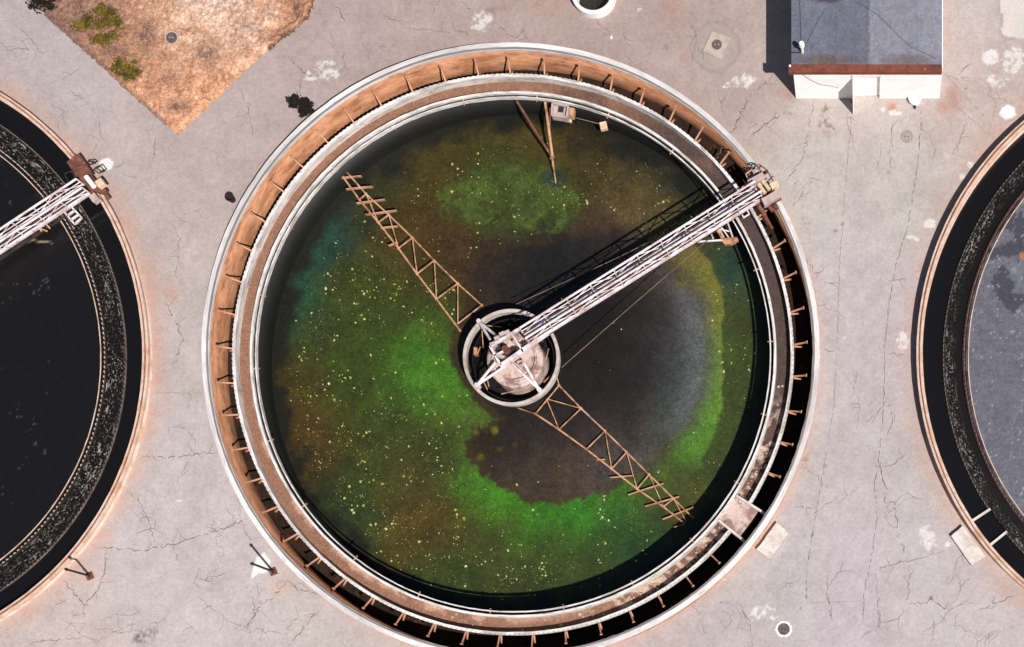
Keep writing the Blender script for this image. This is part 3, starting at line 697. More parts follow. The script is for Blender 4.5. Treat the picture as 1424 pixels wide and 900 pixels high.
# outlet box of the middle tank
def pol(c, r, deg, z): return (c.x + r * math.cos(math.radians(deg)), c.y + r * math.sin(math.radians(deg)), z)
def outlet(c, t, gap, wall_in, mtl, zfl, rend, r0, zg):
    a, h = gap
    mb = MB()
    mb.add([pol(c, r0, a - h, zfl), pol(c, rend, a - h, zfl), pol(c, rend, a + h, zfl), pol(c, r0, a + h, zfl),
            pol(c, r0, a - h, zfl - .5), pol(c, rend, a - h, zfl - .5), pol(c, rend, a + h, zfl - .5), pol(c, r0, a + h, zfl - .5)],
           [(0, 1, 2, 3), (7, 6, 5, 4), (0, 4, 5, 1), (1, 5, 6, 2), (2, 6, 7, 3), (3, 7, 4, 0)])
    mb.build('outlet_floor', mtl, t)
    for s in (-1, 1):
        MB().bar(pol(c, r0 + .02, a + s * h, zg), pol(c, wall_in - .004, a + s * h, zg), .10, .62).build('gate_plate', M['slab'], t)
outlet(CEN, tc, GAPC, RT - .33, M['drum'], .14, 12.56, W_IN[1] + .01, .06)
outlet(RIG, tr, GAPR, RT - .27, M['foam'], -.4, 12.45, S_OUT[0], -.2)

# white crumbs and rubble dried into the trough
mb = MB(); rr = random.Random(9)
for k in range(420):
    a = rr.choice([rr.uniform(-75, -6), rr.uniform(-60, -20), rr.uniform(-110, -20)])
    if abs(a - GAPC[0]) < 2.4: continue
    if rr.random() > .3 + .7 * vnoise(np.array(a / 3.0), np.array(0.3), 5) * 1.5 - .35: continue
    r = rr.uniform(11.42, 11.94); x, y, _ = pol(CEN, r, a, 0); s_ = rr.uniform(.02, .09)
    n = 5; p0 = [(x + s_ * rr.uniform(.6, 1.3) * math.cos(6.28 * i / n), y + s_ * rr.uniform(.6, 1.3) * math.sin(6.28 * i / n), ZFL + .005) for i in range(n)]
    p1 = [(x + (q[0] - x) * .6, y + (q[1] - y) * .6, ZFL + .005 + s_ * .5) for q in p0]
    mb.add(p0 + p1, [tuple(range(5, 10))] + [(i, (i + 1) % 5, 5 + (i + 1) % 5, 5 + i) for i in range(5)])
o = mb.build('sediment_crumbs', M['foamfleck']); tag(o, 'pale dried sediment crumbs lying in the drained trough', 'debris', kind='stuff')

# ------------------------------------------------------------------ water
DARK = [(640,452),(625,490),(640,525),(662,560),(694,586),(655,600),(645,632),(665,652),(690,672),(735,698),(790,700),(850,680),(900,656),(930,630),(965,590),(985,540),(990,480),(982,420),(955,380),(915,345),(870,315),(830,300),(790,318),(750,330),(700,335),(660,350),(640,390),(650,425)]
ALG = [(560,180,(30,31,22)),(650,165,(44,44,24)),(720,190,(70,60,24)),(840,190,(56,46,24)),(900,230,(46,46,32)),(960,250,(34,36,30)),
 (620,230,(70,60,24)),(680,250,(60,70,25)),(650,290,(56,66,30),20),(690,270,(68,78,36),22),(740,270,(66,76,34),22),(780,300,(56,72,28),20),(720,300,(64,74,34),18),(830,250,(66,58,26)),(880,285,(94,78,48)),(905,300,(86,78,50)),(940,330,(78,78,36)),
 (520,290,(46,50,28)),(450,330,(26,64,62)),(400,420,(28,80,64)),(560,330,(76,58,22)),(600,335,(66,50,24)),(620,370,(64,46,24)),(700,365,(50,38,28)),(780,350,(38,34,32)),(840,315,(74,58,42)),
 (480,400,(58,62,22)),(430,470,(54,60,26)),(520,430,(52,68,22)),(560,400,(60,62,22)),(600,430,(58,70,24)),(580,470,(60,98,28),24),(590,520,(66,126,32),24),(610,560,(74,120,36),22),(640,590,(70,92,32),18),(560,540,(56,86,26)),
 (400,540,(72,58,22)),(420,600,(74,58,22)),(480,520,(54,70,22)),(500,580,(60,64,22)),(540,600,(52,62,24)),(580,640,(58,60,24)),(440,660,(70,54,22)),(460,700,(40,54,24)),(500,690,(44,66,28)),(600,602,(54,66,24)),(620,648,(54,58,24),20),(650,632,(70,120,34),14),
 (560,700,(74,62,22)),(620,720,(78,64,22)),(650,660,(62,116,28),18),(655,700,(60,80,24),18),(690,694,(64,130,26),20),(740,722,(54,128,24),22),(800,718,(48,118,25),22),(860,692,(56,112,28),22),(910,668,(62,98,30),20),(700,755,(64,70,22)),(740,784,(46,64,26)),(780,760,(58,84,25)),(640,780,(50,64,22)),(720,800,(56,60,22)),(820,790,(50,58,20)),(860,740,(40,78,28)),(900,730,(34,64,30)),(870,770,(32,62,28)),
 (930,690,(72,66,26)),(940,660,(66,86,32)),(965,635,(62,108,46),24),(990,580,(74,118,46),24),(1000,500,(78,114,46)),(985,430,(84,98,46)),(990,390,(88,92,40)),(960,350,(80,80,36)),(1020,380,(40,76,44)),(1022,450,(54,60,28)),(1030,560,(56,62,24)),(1005,640,(64,68,24)),(1000,330,(34,60,58)),(970,690,(64,64,24)),(1040,480,(50,54,24))]
INN = [(840,450,(40,32,30)),(880,520,(46,37,33)),(800,560,(44,37,35)),(860,600,(60,49,45)),(750,600,(42,35,32)),(800,640,(72,56,48)),(850,640,(70,64,62)),(760,670,(70,58,44)),(720,640,(54,43,34)),(680,590,(58,46,26),16),(670,615,(56,44,24),16),(930,480,(72,66,68)),(958,440,(98,94,102)),(968,500,(88,100,98)),(945,560,(82,88,86)),(920,610,(72,74,68)),(900,430,(54,46,44)),(920,390,(80,72,66)),(750,420,(36,33,32)),(700,370,(48,37,28)),(660,390,(56,40,24)),(780,365,(26,25,25)),(740,390,(26,25,25)),(830,385,(28,26,26)),(720,350,(36,31,28)),(840,330,(64,48,38)),(900,360,(60,52,48)),(640,500,(56,46,26)),(660,545,(54,46,28)),(720,570,(38,34,32)),(880,660,(76,70,60))]
def algae(u, v, rad):
    wu = u + (fbm(u / 40, v / 40, 4, 61) - .5) * 44; wv = v + (fbm(u / 40, v / 40, 4, 62) - .5) * 44
    c = rbf(wu, wv, ALG, 30)
    ci = rbf(wu, wv, INN, 30)
    core = sstep(165, 45, np.hypot((u - 840) * .95, (v - 480) * .9)); ci = ci * (1 - .62 * core)[..., None]
    ci = ci * (1 - .35 * sstep(70, 20, np.hypot(u - 690, v - 600)))[..., None]
    fu = u + (fbm(u / 14, v / 14, 5, 63, .6) - .5) * 26; fv = v + (fbm(u / 14, v / 14, 5, 64, .6) - .5) * 26
    sd = poly_sd(fu, fv, DARK)
    sd = sd * (1 - sstep(860, 940, u)) + poly_sd(u, v, DARK) * sstep(860, 940, u)
    soft = 3.5 + 18 * sstep(860, 930, u) + 22 * sstep(400, 330, v)
    m = sstep(soft, -soft, sd)[..., None]; n0 = fbm(u / 16, v / 16, 4, 69)
    sdr = poly_sd(u + (fbm(u / 50, v / 50, 2, 65) - .5) * 16, v, DARK)
    c = c * (1 - m) + ci * m
    # brown fringe along the algae's inner edge
    fr = np.exp(-((sd + 5) / 6) ** 2)[..., None] * .45
    c = c * (1 - fr) + srgb((66, 50, 24)) * fr
    # loose clots
    def mix(col, mm):
        nonlocal c
        mm = np.clip(mm, 0, 1)[..., None]; c = c * (1 - mm) + srgb(col) * mm
    for (x, y, r, col) in ((688,599,6,(98,98,24)),(662,601,4,(92,88,26)),(668,636,5,(92,84,24)),(695,625,4,(84,74,24)),(716,620,4,(74,52,28)),(948,395,8,(84,78,18)),(948,386,6,(80,72,18))):
        mix(col, sstep(r + 2, r - 3, np.hypot(u - x + (fbm(u / 5, v / 5, 3, 70) - .5) * 6, v - y)) * .8)
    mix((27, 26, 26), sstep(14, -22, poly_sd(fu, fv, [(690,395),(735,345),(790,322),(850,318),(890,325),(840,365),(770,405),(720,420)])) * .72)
    # crisp cauliflower edge of the upper green mat, teal murk at the skimmer foot
    mat_ = poly_sd(fu, fv, [(605,262),(640,245),(700,232),(760,236),(800,262),(805,290),(785,318),(745,322),(700,306),(655,312),(640,288),(612,290)])
    mix((70, 88, 38), sstep(5, -5, mat_) * 1.1 * sstep(.36, .62, fbm(u / 13, v / 13, 5, 81, .62)))
    mix((34, 54, 54), sstep(26, 8, np.hypot(u - 770, (v - 248) * 1.3)) * .75)
    mix((40, 34, 26), sstep(22, 6, np.hypot((u - 800) * .9, v - 205)) * .6)
    n1 = fbm(u / 22, v / 22, 5, 71, .58); n2 = fbm(u / 5, v / 5, 4, 72, .6)
    k = 1 + (n1 - .5) * .75 + (n2 - .5) * .55
    c = c * k[..., None]
    # ragged dark margin by the wall: bare water, and the wall's shade painted in
    e = sstep(11.1, 10.15, rad + (fbm(u / 26, v / 26, 4, 73) - .5) * 1.8)
    c = c * e[..., None] + srgb((26, 27, 22)) * (1 - e[..., None])
    # the right-hand green band: soft inside, crisp outside against darker water
    pu = u + (fbm(u / 18, v / 18, 4, 67) - .5) * 11; pv = v + (fbm(u / 18, v / 18, 4, 68) - .5) * 11
    outp = poly_sd(pu, pv, [(930,318),(962,338),(988,365),(1001,397),(1006,440),(1004,500),(1006,560),(994,605),(973,640),(1000,700),(1120,640),(1120,280),(1000,230)])
    mix((50, 54, 26), sstep(3, -3, outp) * .55)
    mix((26, 62, 62), sstep(3, -6, outp) * np.exp(-((u - 1018) / 24) ** 2 - ((v - 376) / 40) ** 2) * .7)
    bd = rbf(u, v, [(955,352,(112,98,58)),(990,395,(114,112,52)),(1000,440,(116,122,56)),(1000,500,(110,130,56)),(998,555,(96,138,52)),(975,618,(78,126,40))], 34)
    bm = np.clip(sstep(-16, 26, sdr + (n0 - .5) * 10) * sstep(-2.5, 2.5, outp) * sstep(905, 955, u) * sstep(322, 352, v) * sstep(655, 625, v), 0, 1)[..., None] * .9
    c = c * (1 - bm) + bd * bm
    gi = np.exp(-((sdr + 18) / 17) ** 2) * sstep(915, 960, u) * sstep(370, 420, v) * sstep(640, 590, v)
    mix((100, 104, 106), gi * .55)
    warm = 1 + np.array([.10, .06, -.16]) * (1 - .8 * m); c = c * warm * .93
    # feed drum interior
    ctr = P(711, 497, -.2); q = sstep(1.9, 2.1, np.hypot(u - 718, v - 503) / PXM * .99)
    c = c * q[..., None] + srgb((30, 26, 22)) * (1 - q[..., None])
    return np.clip(c, 0.002, 1) * ALB
disc_water('water', CEN, 11.34, WATER, algae, M['algae'], 'still pool of green and brown algae in the middle tank')

def blackpool(u, v, rad):
    c = np.tile(srgb((36, 33, 33)), u.shape + (1,)) * .55
    n = fbm(u / 30, v / 30, 5, 111); n2 = fbm(u / 2.6, v / 2.6, 2, 112)
    m = sstep(.5, .75, n) * .25 * sstep(420, 200, v); c = c + srgb((120, 116, 118)) * (m * .35)[..., None]
    sp = sstep(.80, .86, n2) * sstep(.5, .62, fbm(u / 45, v / 45, 3, 113)) * (u < 70) * .35
    c = c + srgb((170, 160, 150)) * (sp * .5)[..., None]
    d = line_d(u + (n - .5) * 12, v + (n - .5) * 12, [(28,340),(45,334),(60,337),(74,339)])
    c = c + srgb((190, 170, 140)) * (sstep(1.6, .4, d) * .7)[..., None]
    return c * ALB
disc_water('water', LEF, S_IN[0], .03, blackpool, M['scum'], 'near black still water filling the left tank', .08)

def greypool(u, v, rad):
    n = fbm(u / 36, v / 36, 5, 121, .55); n2 = fbm(u / 7, v / 7, 4, 122)
    c = np.tile(srgb((112, 112, 122)), u.shape + (1,)) * (1 + (n - .5) * .16 + (n2 - .5) * .3 + (fbm(u / 2.5, v / 2.5, 2, 126) - .5) * .5)[..., None]
    def mix(col, mm):
        nonlocal c
        mm = np.clip(mm, 0, 1)[..., None]; c = c * (1 - mm) + srgb(col) * mm
    wu = u + (n2 - .5) * 16 + (n - .5) * 30; wv = v + (fbm(u / 9, v / 9, 4, 123) - .5) * 22
    for (x, y, rx, ry) in ((1396,395,16,22),(1412,420,14,12),(1405,350,26,12),(1400,300,14,18),(1420,320,8,26)):
        mix((68, 68, 78), sstep(1.15, .85, ((wu - x) / rx) ** 2 + ((wv - y) / ry) ** 2) * .8)
    mix((128, 130, 144), sstep(1.1, .8, ((wu - 1411) / 9) ** 2 + ((wv - 375) / 22) ** 2) * .6)
    mix((186, 130, 90), sstep(1.1, .6, ((u - 1421) / 4) ** 2 + ((v - 356) / 6) ** 2) * .8)
    sp = sstep(.78, .86, fbm(u / 2.4, v / 2.4, 2, 125)); mix((190, 190, 200), sp * .6)
    mix((40, 40, 46), sstep(11.0, 11.12, rad + (n2 - .5) * .2))
    return c * ALB
disc_water('water', RIG, S_IN[0], .0, greypool, M['scum'], 'grey-blue scummed water filling the right tank', .07)
for (t, c, nm) in ((tl, LEF, 'left'), (tr, RIG, 'right')):
    annulus('water', c, S_OUT[1] - .01, RT - .2, -.02, M['blackwater'], 'black water in the outer channel of the %s tank' % nm)
    annulus('water', c, S_IN[1] - .01, S_OUT[0] + .01, -.02, M['foam'] if t is tl else M['foamside'], 'foaming dark water running in the trough of the %s tank' % nm, flow=True)

# scum flecks floating on the algae
mb = MB(); rr = random.Random(21); cnt = 0
while cnt < 2500:
    a = rr.uniform(0, 6.28); r = 10.6 * math.sqrt(rr.random())
    x, y = CEN.x + r * math.cos(a), CEN.y + r * math.sin(a)
    u, v = [float(q) for q in survey(np.array(x), np.array(y), WATER)]
    d = .30
    dk = float(poly_sd(np.array(u), np.array(v), DARK))
    if dk < 4: d = .012
    elif dk < 34 and v > 440 and u < 940: d = .22
    if u < 650 and v > 380: d *= 2.0
    if v > 600 and u < 900: d *= 2.0
    d *= float(np.clip((fbm(np.array(u / 20), np.array(v / 20), 4, 131, .6) - .44) * 9, .04, 2.2))
    if r > 10.2: d *= .25
    if rr.random() > d: continue
    cnt += 1
    s_ = min(.10, rr.choice([rr.uniform(.008, .016), rr.uniform(.009, .022), rr.uniform(.012, .03), rr.uniform(.009, .02), rr.uniform(.01, .07)])); n = 6; ph = rr.uniform(0, 6.28); el = rr.uniform(.3, 1)
    pts = []
    for i in range(n):
        q = s_ * rr.uniform(.6, 1.25); px, py = q * math.cos(6.28 * i / n), q * el * math.sin(6.28 * i / n)
        pts.append((x + px * math.cos(ph) - py * math.sin(ph), y + px * math.sin(ph) + py * math.cos(ph)))
    mb.prism(pts, WATER + .002, WATER + .012)
o = mb.build('floating_scum', M['fleck']); tag(o, 'tiny yellow and white flecks floating on the green pool', 'scum', kind='stuff')

# ------------------------------------------------------------------ walkway bridges
AX = Vector((200, 125, 0)).normalized()              # along a bridge, outwards
PERP = Vector((-AX.y, AX.x, 0))
def bridge(label, start, end, zb, carriage):
    """start/end: deck centre line at height zb"""
    b = thing('walkway_bridge', label, 'bridge', (start.x, start.y, zb), 'rotating bridges over the tanks')
    small = carriage == 1
    d = (end - start); L = d.length; d.normalize(); s = Vector((-d.y, d.x, 0)); hw = .22 if small else .245; hh = .60 if small else .82
    mb = MB(); n = int(L / .11)
    for sd in (-1, 1): mb.bar(start + s * sd * (hw - .05) + Vector((0, 0, -.03)), end + s * sd * (hw - .05) + Vector((0, 0, -.03)), .05, .1)
    for i in range(n):
        q = start + d * (L * (i + .5) / n); mb.bar(q - s * (hw - .08), q + s * (hw - .08), .075, .03)
    mb.build('deck', M['deck'], b)
    npan = int(L / 1.07)
    for sd in (-1, 1):
        mb = MB(); o = s * sd * hw
        mb.bar(start + o, end + o, .10, .12)                                   # bottom chord
        top = Vector((0, 0, hh)); mid = Vector((0, 0, hh * .5))
        mb.tube(start + o + top, end + o + top, .048, n=8)
        mb.tube(start + o + mid, end + o + mid, .024, n=6)
        for i in range(npan + 1):
            q = start + d * (L * i / npan) + o
            mb.bar(q, q + top, .05, .05)
            if i < npan:
                q2 = start + d * (L * (i + 1) / npan) + o
                if i % 2 == 0: mb.tube(q + Vector((0, 0, .05)), q2 + top, .022, n=6)
                else: mb.tube(q + top, q2 + Vector((0, 0, .05)), .022, n=6)
        mb.build('railing', M['bridge'], b)
    # lattice hanging below the deck
    mb = MB(); dn = Vector((0, 0, -.62))
    for sd in (-1, 1):
        o = s * sd * hw * .3
        mb.bar(start + o + dn, end + o + dn - d * .9, .07, .08)
        for i in range(npan):
            q = start + d * (L * i / npan) + o; q2 = start + d * (L * (i + 1) / npan) + o
            mb.bar(q, q + dn, .05, .05)
            a_, b_ = (q, q2 + dn) if i % 2 else (q + dn, q2)
            if i < npan - 1: mb.bar(a_, b_, .05, .05)
    for i in range(npan):
        q = start + d * (L * i / npan); mb.bar(q - s * hw * .3 + dn, q + s * hw * .3 + dn, .05, .05)
    mb.build('under_truss', M['dark'], b)
    return b, d, s

zb = .95
A = P(733, 471.7, zb); B = P(1056, 270, zb)
b1, d1, s1 = bridge('long pale lattice footbridge running across the green pool to the rim', A, B, zb, 0)
rz = math.atan2(d1.y, d1.x)
def boxq(mb, q, z0, z1, bev=.02):
    """box on four survey marks taken at its top"""
    p = [P(u, v, z1) for u, v in q]; c = sum(p, Vector()) / 4
    e = (p[1] - p[0] + p[2] - p[3]) / 2; f = (p[3] - p[0] + p[2] - p[1]) / 2
    mb.box((c.x, c.y, (z0 + z1) / 2), e.length, f.length, z1 - z0, math.atan2(e.y, e.x), bev); return mb
zr = .75
mb = MB()                                                       # frame riding on the rim
for (u0, v0, u1, v1) in ((1046,234,1082,290),(1040,240,1074,294)): mb.bar(P(u0, v0, .93), P(u1, v1, .93), .12, .16)
for (u0, v0, u1, v1) in ((1044,250,1068,238),(1056,272,1082,258),(1062,288,1086,276)): mb.bar(P(u0, v0, 1.0), P(u1, v1, 1.0), .10, .14)
mb.build('end_carriage', M['rust'], b1)
for (u, v) in ((1049,238),(1078,287)):
    c = P(u, v, .9); mb = MB(); t_ = Vector((CEN.x - c.x, CEN.y - c.y, 0)).normalized()
    mb.tube((c.x - t_.x * .06, c.y - t_.y * .06, .9), (c.x + t_.x * .06, c.y + t_.y * .06, .9), .15, n=16); mb.build('wheel', M['dark'], b1)
boxq(MB(), [(1039,250),(1060,239),(1064,246),(1043,258)], 1.0, 1.5).build('cabinet', M['cabinet'], b1)
boxq(MB(), [(1058,276),(1080,264),(1085,272),(1063,285)], .95, 1.35).build('cabinet', M['cabinet'], b1)
boxq(MB(), [(1070,255),(1080,250),(1083,257),(1073,263)], .95, 1.3).build('cabinet', M['peach'], b1)
for (a_, c_) in (((1055,256),(1064,269)), ((1061,252),(1070,264))):
    mb = MB(); mb.tube(P(*a_, 1.28), P(*c_, 1.28), .085, n=14); mb.tube(P(*a_, 1.28), P(a_[0] + 2, a_[1] + 3, 1.28), .1, n=14); mb.build('motor', M['cream'], b1)
mb = MB()
pts = [(1049,231),(1056,229),(1066,236),(1072,246),(1075,252)]
for zz in (1.25, 1.65): mb.path([P(u, v, zz) for u, v in pts], .025)
for u, v in pts: mb.tube(P(u, v, .95), P(u, v, 1.65), .02, n=6)
for (u, v) in ((1053,236),(1062,243),(1069,251)): mb.tube(P(u, v, 1.2), P(u + 6, v - 6, 1.2), .03, n=6)
mb.build('guard_rail', M['rust'], b1)
mb = MB()
for q in ([(1037,242),(1046,236),(1049,243),(1040,249)],):
    for i in range(4): mb.bar(P(*q[i], 1.15), P(*q[(i + 1) % 4], 1.15), .04, .04)
    for (u, v) in q: mb.tube(P(u, v, .9), P(u, v, 1.15), .02, n=6)
boxq(mb, [(1047,236),(1054,232),(1056,237),(1049,241)], .95, 1.2)
mb.build('control_frame', M['cabinet'], b1)
mb = MB(); mb.tube(P(1053, 282, .85), P(1064, 300, .35), .12, .09, 10); mb.tube(P(1064, 301, .32), P(1074, 318, -.35), .085, .05, 10); mb.build('drain_chute', M['rust'], b1)
mb = MB()                                                       # little dipping frame over the trough
for q in ([(1030,294),(1038,290),(1042,298),(1034,303)],):
    for i in range(4): mb.bar(P(*q[i], .25), P(*q[(i + 1) % 4], .25), .05, .05)
    for (u, v) in q: mb.bar(P(u, v, -.2), P(u, v, .25), .035, .035)
mb.bar(P(1030, 294, .25), P(1025, 286, .9), .05, .05); mb.bar(P(1038, 290, .25), P(1033, 281, .9), .05, .05)
mb.build('weir_brush', M['bridge'], b1)
mb = MB()                                                       # skimmer hanging on the bridge's flank
mb.bar(P(995, 309, .6), P(1006, 330, -.2), .07, .07); mb.bar(P(1010, 304, .7), P(1019, 330, -.2), .06, .06); mb.bar(P(985, 316, .7), P(992, 332, -.1), .05, .05)
mb.bar(P(962, 337, -.1), P(1006, 334, -.15), .06, .07); mb.bar(P(998, 318, .2), P(1014, 322, .1), .05, .05); mb.bar(P(1000, 312, .4), P(1013, 330, -.1), .05, .05)
mb.build('skimmer_frame', M['bridge'], b1)
mb = MB(); mb.prism([tuple(P(u, v, -.15))[:2] for u, v in ((1001,333),(1012,331),(1025,330),(1027,334),(1018,339),(1008,340))], -.35, -.12)
mb.tube(P(996, 316, .3), P(1006, 334, -.15), .08, .06, 8); mb.build('skimmer_scoop', M['tan'], b1)
mb = MB(); mb.path([P(913, 332, .3), P(845, 365, 0), P(718, 423, -.3)], .014); mb.build('guy_cable', M['cable'], b1)
mb = MB(); mb.path([P(984, 334, -.05), P(880, 424, -.2), P(781, 511, -.35)], .016); mb.build('guy_cable', M['cable'], b1)

# left bridge
A2 = P(-180, 461, .7); B2 = P(121, 263, .7)
b2, d2, s2 = bridge('shorter pale footbridge at the left edge above black water', A2, B2, .7, 1)
boxq(MB(), [(92,225),(109,214),(116,223),(99,235)], .55, .78, .01).build('rust_platform', M['rust'], b2)
boxq(MB(), [(100,236),(117,225),(128,240),(108,254)], .5, .70, .01).build('rust_platform', M['rust'], b2)
mb = MB()
for (u0, v0, u1, v1) in ((104,218,152,276),(96,226,140,280)): mb.bar(P(u0, v0, .55), P(u1, v1, .55), .12, .16)
mb.bar(P(100, 240, .82), P(118, 230, .82), .06, .06); mb.bar(P(128, 262, .6), P(148, 268, .6), .22, .2)
mb.build('end_carriage', M['rust'], b2)
mb = MB(); mb.tube(P(120, 246, .95), P(131, 260, .95), .11, n=14); mb.build('motor', M['cleanwhite'], b2)
boxq(MB(), [(131,252),(139,247),(145,254),(136,261)], .7, 1.0).build('cabinet', M['peach'], b2)
boxq(MB(), [(123,271),(131,268),(136,274),(128,283)], .5, .85).build('cabinet', M['cabinet'], b2)
for q in ([(90,242),(100,237),(105,250),(97,257)], [(121,225),(130,224),(133,227),(126,229)], [(130,236),(140,231),(146,238),(138,241)]):
    mb = MB()
    for i in range(4): mb.tube(P(*q[i], .85), P(*q[(i + 1) % 4], .85), .025, n=6)
    for i in range(4): mb.tube(P(*q[i], .5), P(*q[i], .85), .02, n=6)
    mb.build('guard_rail', M['black'], b2)
mb = MB()
for (a_, c_) in (((84,288),(104,312)), ((94,282),(114,303)), ((104,312),(114,303)), ((88,293),(98,287)), ((94,300),(104,293)), ((99,306),(109,299))): mb.bar(P(*a_, .3), P(*c_, .3), .07, .07)
mb.build('dipping_frame', M['bridge'], b2)
mb = MB()
for (a_, c_) in (((52,313),(62,309)), ((62,309),(70,318)), ((56,318),(66,322)), ((52,313),(58,322))): mb.bar(P(*a_, .5), P(*c_, .4), .06, .06)
mb.build('skimmer_frame', M['tan'], b2)

# ------------------------------------------------------------------ centre column and drive
cc = P(716, 500, 0)
col = thing('drive_column', 'stained round concrete drive column under the bridge end at the pool centre', 'column', (cc.x, cc.y, -2.5))
MB().lathe([(.01, -2.5), (1.22, -2.5), (1.22, -.02), (1.14, .04), (.01, .04)], (cc.x, cc.y), n=48, closed=False).build('drum', M['drum'], col)
MB().lathe([(.98, .04), (.98, .16), (.90, .16), (.90, .04)], (cc.x, cc.y), n=48).build('bearing_ring', M['drum'], col)
mb = MB()
q = [(678,484),(703,464),(730,490),(700,513)]
for (u, v) in ((684,478),(690,470),(697,464),(704,462),(711,464)):
    boxq(mb, [(u - 4, v - 1), (u + 3, v - 4), (u + 5, v), (u - 2, v + 3)], .05, .95, .01)
mb.build('terminal_box', M['cabinet'], col)
mb = MB()
for (a_, c_, w) in (((682,482),(722,458),.10), ((697,509),(762,463),.17), ((682,482),(697,509),.10), ((712,465),(728,490),.07), ((686,496),(700,489),.06)):
    mb.bar(P(*a_, .85), P(*c_, .85), w, .16)
for (u, v) in ((682,482),(697,509),(722,459),(740,478)): mb.bar(P(u, v, .04), P(u, v, .8), .09, .09)
mb.build('drive_frame', M['bridge'], col)
c = P(702, 485, .9)
mb = MB(); mb.tube((c.x, c.y, .2), (c.x, c.y, .75), .17, n=18); mb.tube((c.x, c.y, .75), (c.x, c.y, .95), .12, n=18); mb.build('gear_motor', M['rust'], col)
mb = MB(); boxq(mb, [(688,482),(697,476),(703,486),(693,492)], .1, .55); boxq(mb, [(706,490),(716,483),(720,490),(710,497)], .1, .5); mb.build('gearbox', M['dark'], col)
mb = MB(); mb.tube(P(694, 494, .5), P(704, 499, .5), .1, n=12); mb.tube(P(714, 474, .5), P(724, 482, .5), .09, n=12); mb.build('motor', M['cabinet'], col)
mb = MB()
for q in ([(719,506),(726,501),(730,506),(723,511)],):
    for i in range(4): mb.bar(P(*q[i], .5), P(*q[(i + 1) % 4], .5), .05, .05)
mb.build('hatch_frame', M['bridge'], col)

# ------------------------------------------------------------------ scraper: feed drum + two lattice arms
rc = P(711, 497, -.2)
sc = thing('sludge_scraper', 'rust-tan rotating scraper with round feed drum and two lattice arms on the pool', 'scraper', (rc.x, rc.y, WATER))
RR = 2.06
fd = MB().lathe([(RR - .05, -.62), (RR - .05, -.2), (RR, -.2), (RR, -.62)], (rc.x, rc.y), n=96, jitter=.004, seed=4).build('feed_drum', M['ring'], sc)
MB().lathe([(RR - .09, -.26), (RR - .09, -.19), (RR + .05, -.19), (RR + .05, -.26)], (rc.x, rc.y), n=96).build('drum_rim', M['ring'], fd)
MB().lathe([(RR - .29, WATER - .2), (RR - .29, -.55), (RR - .26, -.55), (RR - .26, WATER - .2)], (rc.x, rc.y), n=96).build('drum_skirt', M['slime_and_shade'], sc)
for (apex, ends) in (((666,447), ((690,467),(682,473))), ((663,536), ((689,504),(722,496))), ((750,542), ((711,505),(727,503))), ((758,440), ((735,462),(742,470)))):
    mb = MB(); ap = P(*apex, -.02)
    for e in ends: mb.tube(ap, P(*e, .55), .06, n=8)
    mb.tube((ap.x, ap.y, -.3), (ap.x, ap.y, .06), .13, .1, 10)
    mb.build('outrigger', M['bridge'], sc)
for (a_, c_) in (((668,452),(698,455)), ((670,456),(672,484)), ((668,482),(664,492)), ((763,485),(752,530)), ((697,548),(742,538)), ((672,530),(678,542)), ((676,520),(680,538)), ((756,532),(766,522))):
    MB().tube(P(*a_, -.5), P(*c_, -.6), .022, n=6).build('tie_rod', M['tan'], sc)        # tie rods inside the drum
mb = MB(); boxq(mb, [(657,484),(661,482),(665,494),(660,492)], -.8, -.5, .01); mb.build('inlet_flap', M['tan'], sc)

def arm(o0, k, Ach, Bch, struts, diags, blades, zt, seed, rise=0.0):
    def f(p):
        t = min(1.1, math.hypot(p[0] - Ach[-1][0], p[1] - Ach[-1][1]) / math.hypot(Ach[0][0] - Ach[-1][0], Ach[0][1] - Ach[-1][1]))
        return P(o0[0] + p[0] / k, o0[1] + p[1] / k, zt + rise * t)
    rr = random.Random(seed); ar = bpy.data.objects.new('scraper_arm', None)
    mb = MB(); mb.path([f(p) for p in Ach], .044, 8); mb.path([f(p) for p in Bch], .038, 8)
    for p in Ach + Bch: q = f(p); mb.box(q, .10, .10, .06, rr.uniform(0, 1))
    o = mb.build('scraper_arm', M['tan'], sc)
    mb = MB()
    for a_, b_ in struts: mb.tube(f(a_), f(b_), .03, n=6)
    for a_, b_ in diags: mb.tube(f(a_), f(b_), .026, n=6)
    for p in Ach[1:-1] + Bch[1:-1]: q = f(p); mb.tube(q, (q.x, q.y, zt - .3), .025, n=6)
    mb.build('lattice', M['tan'], o)
    for a_, b_, zz in blades:
        p, q = f(a_), f(b_); p.z -= .06; q.z -= .06
        MB().bar(p, q, .035, .16).build('blade', M['bracket'], o)
UA = [(65,118),(160,250),(245,352),(335,468),(418,582),(505,695),(610,835)]
UB = [(85,105),(190,225),(292,318),(397,420),(495,522),(600,625),(708,722)]
arm((450, 200), 3.216, UA, UB, [(UA[i], UB[i]) for i in range(1, 6)] + [((600,805), UB[6])], [(UB[i], UA[i + 1]) for i in range(1, 5)] + [(UB[5], (600,805))],
    [((90,95),(128,95), WATER + 0.14), ((62,153),(168,143), WATER + 0.14), ((100,202),(218,190), WATER + 0.14), ((147,265),(273,248), WATER + 0.14), ((185,316),(326,297), WATER + 0.13), ((255,375),(330,368), WATER + 0.10), ((290,455),(330,440), WATER + 0.08)], WATER + .3, 1, .55)
LB = [(215,60),(330,180),(455,298),(568,408),(685,525),(812,650),(905,742)]
LA = [(92,208),(215,290),(358,393),(490,495),(622,600),(760,693),(868,778)]
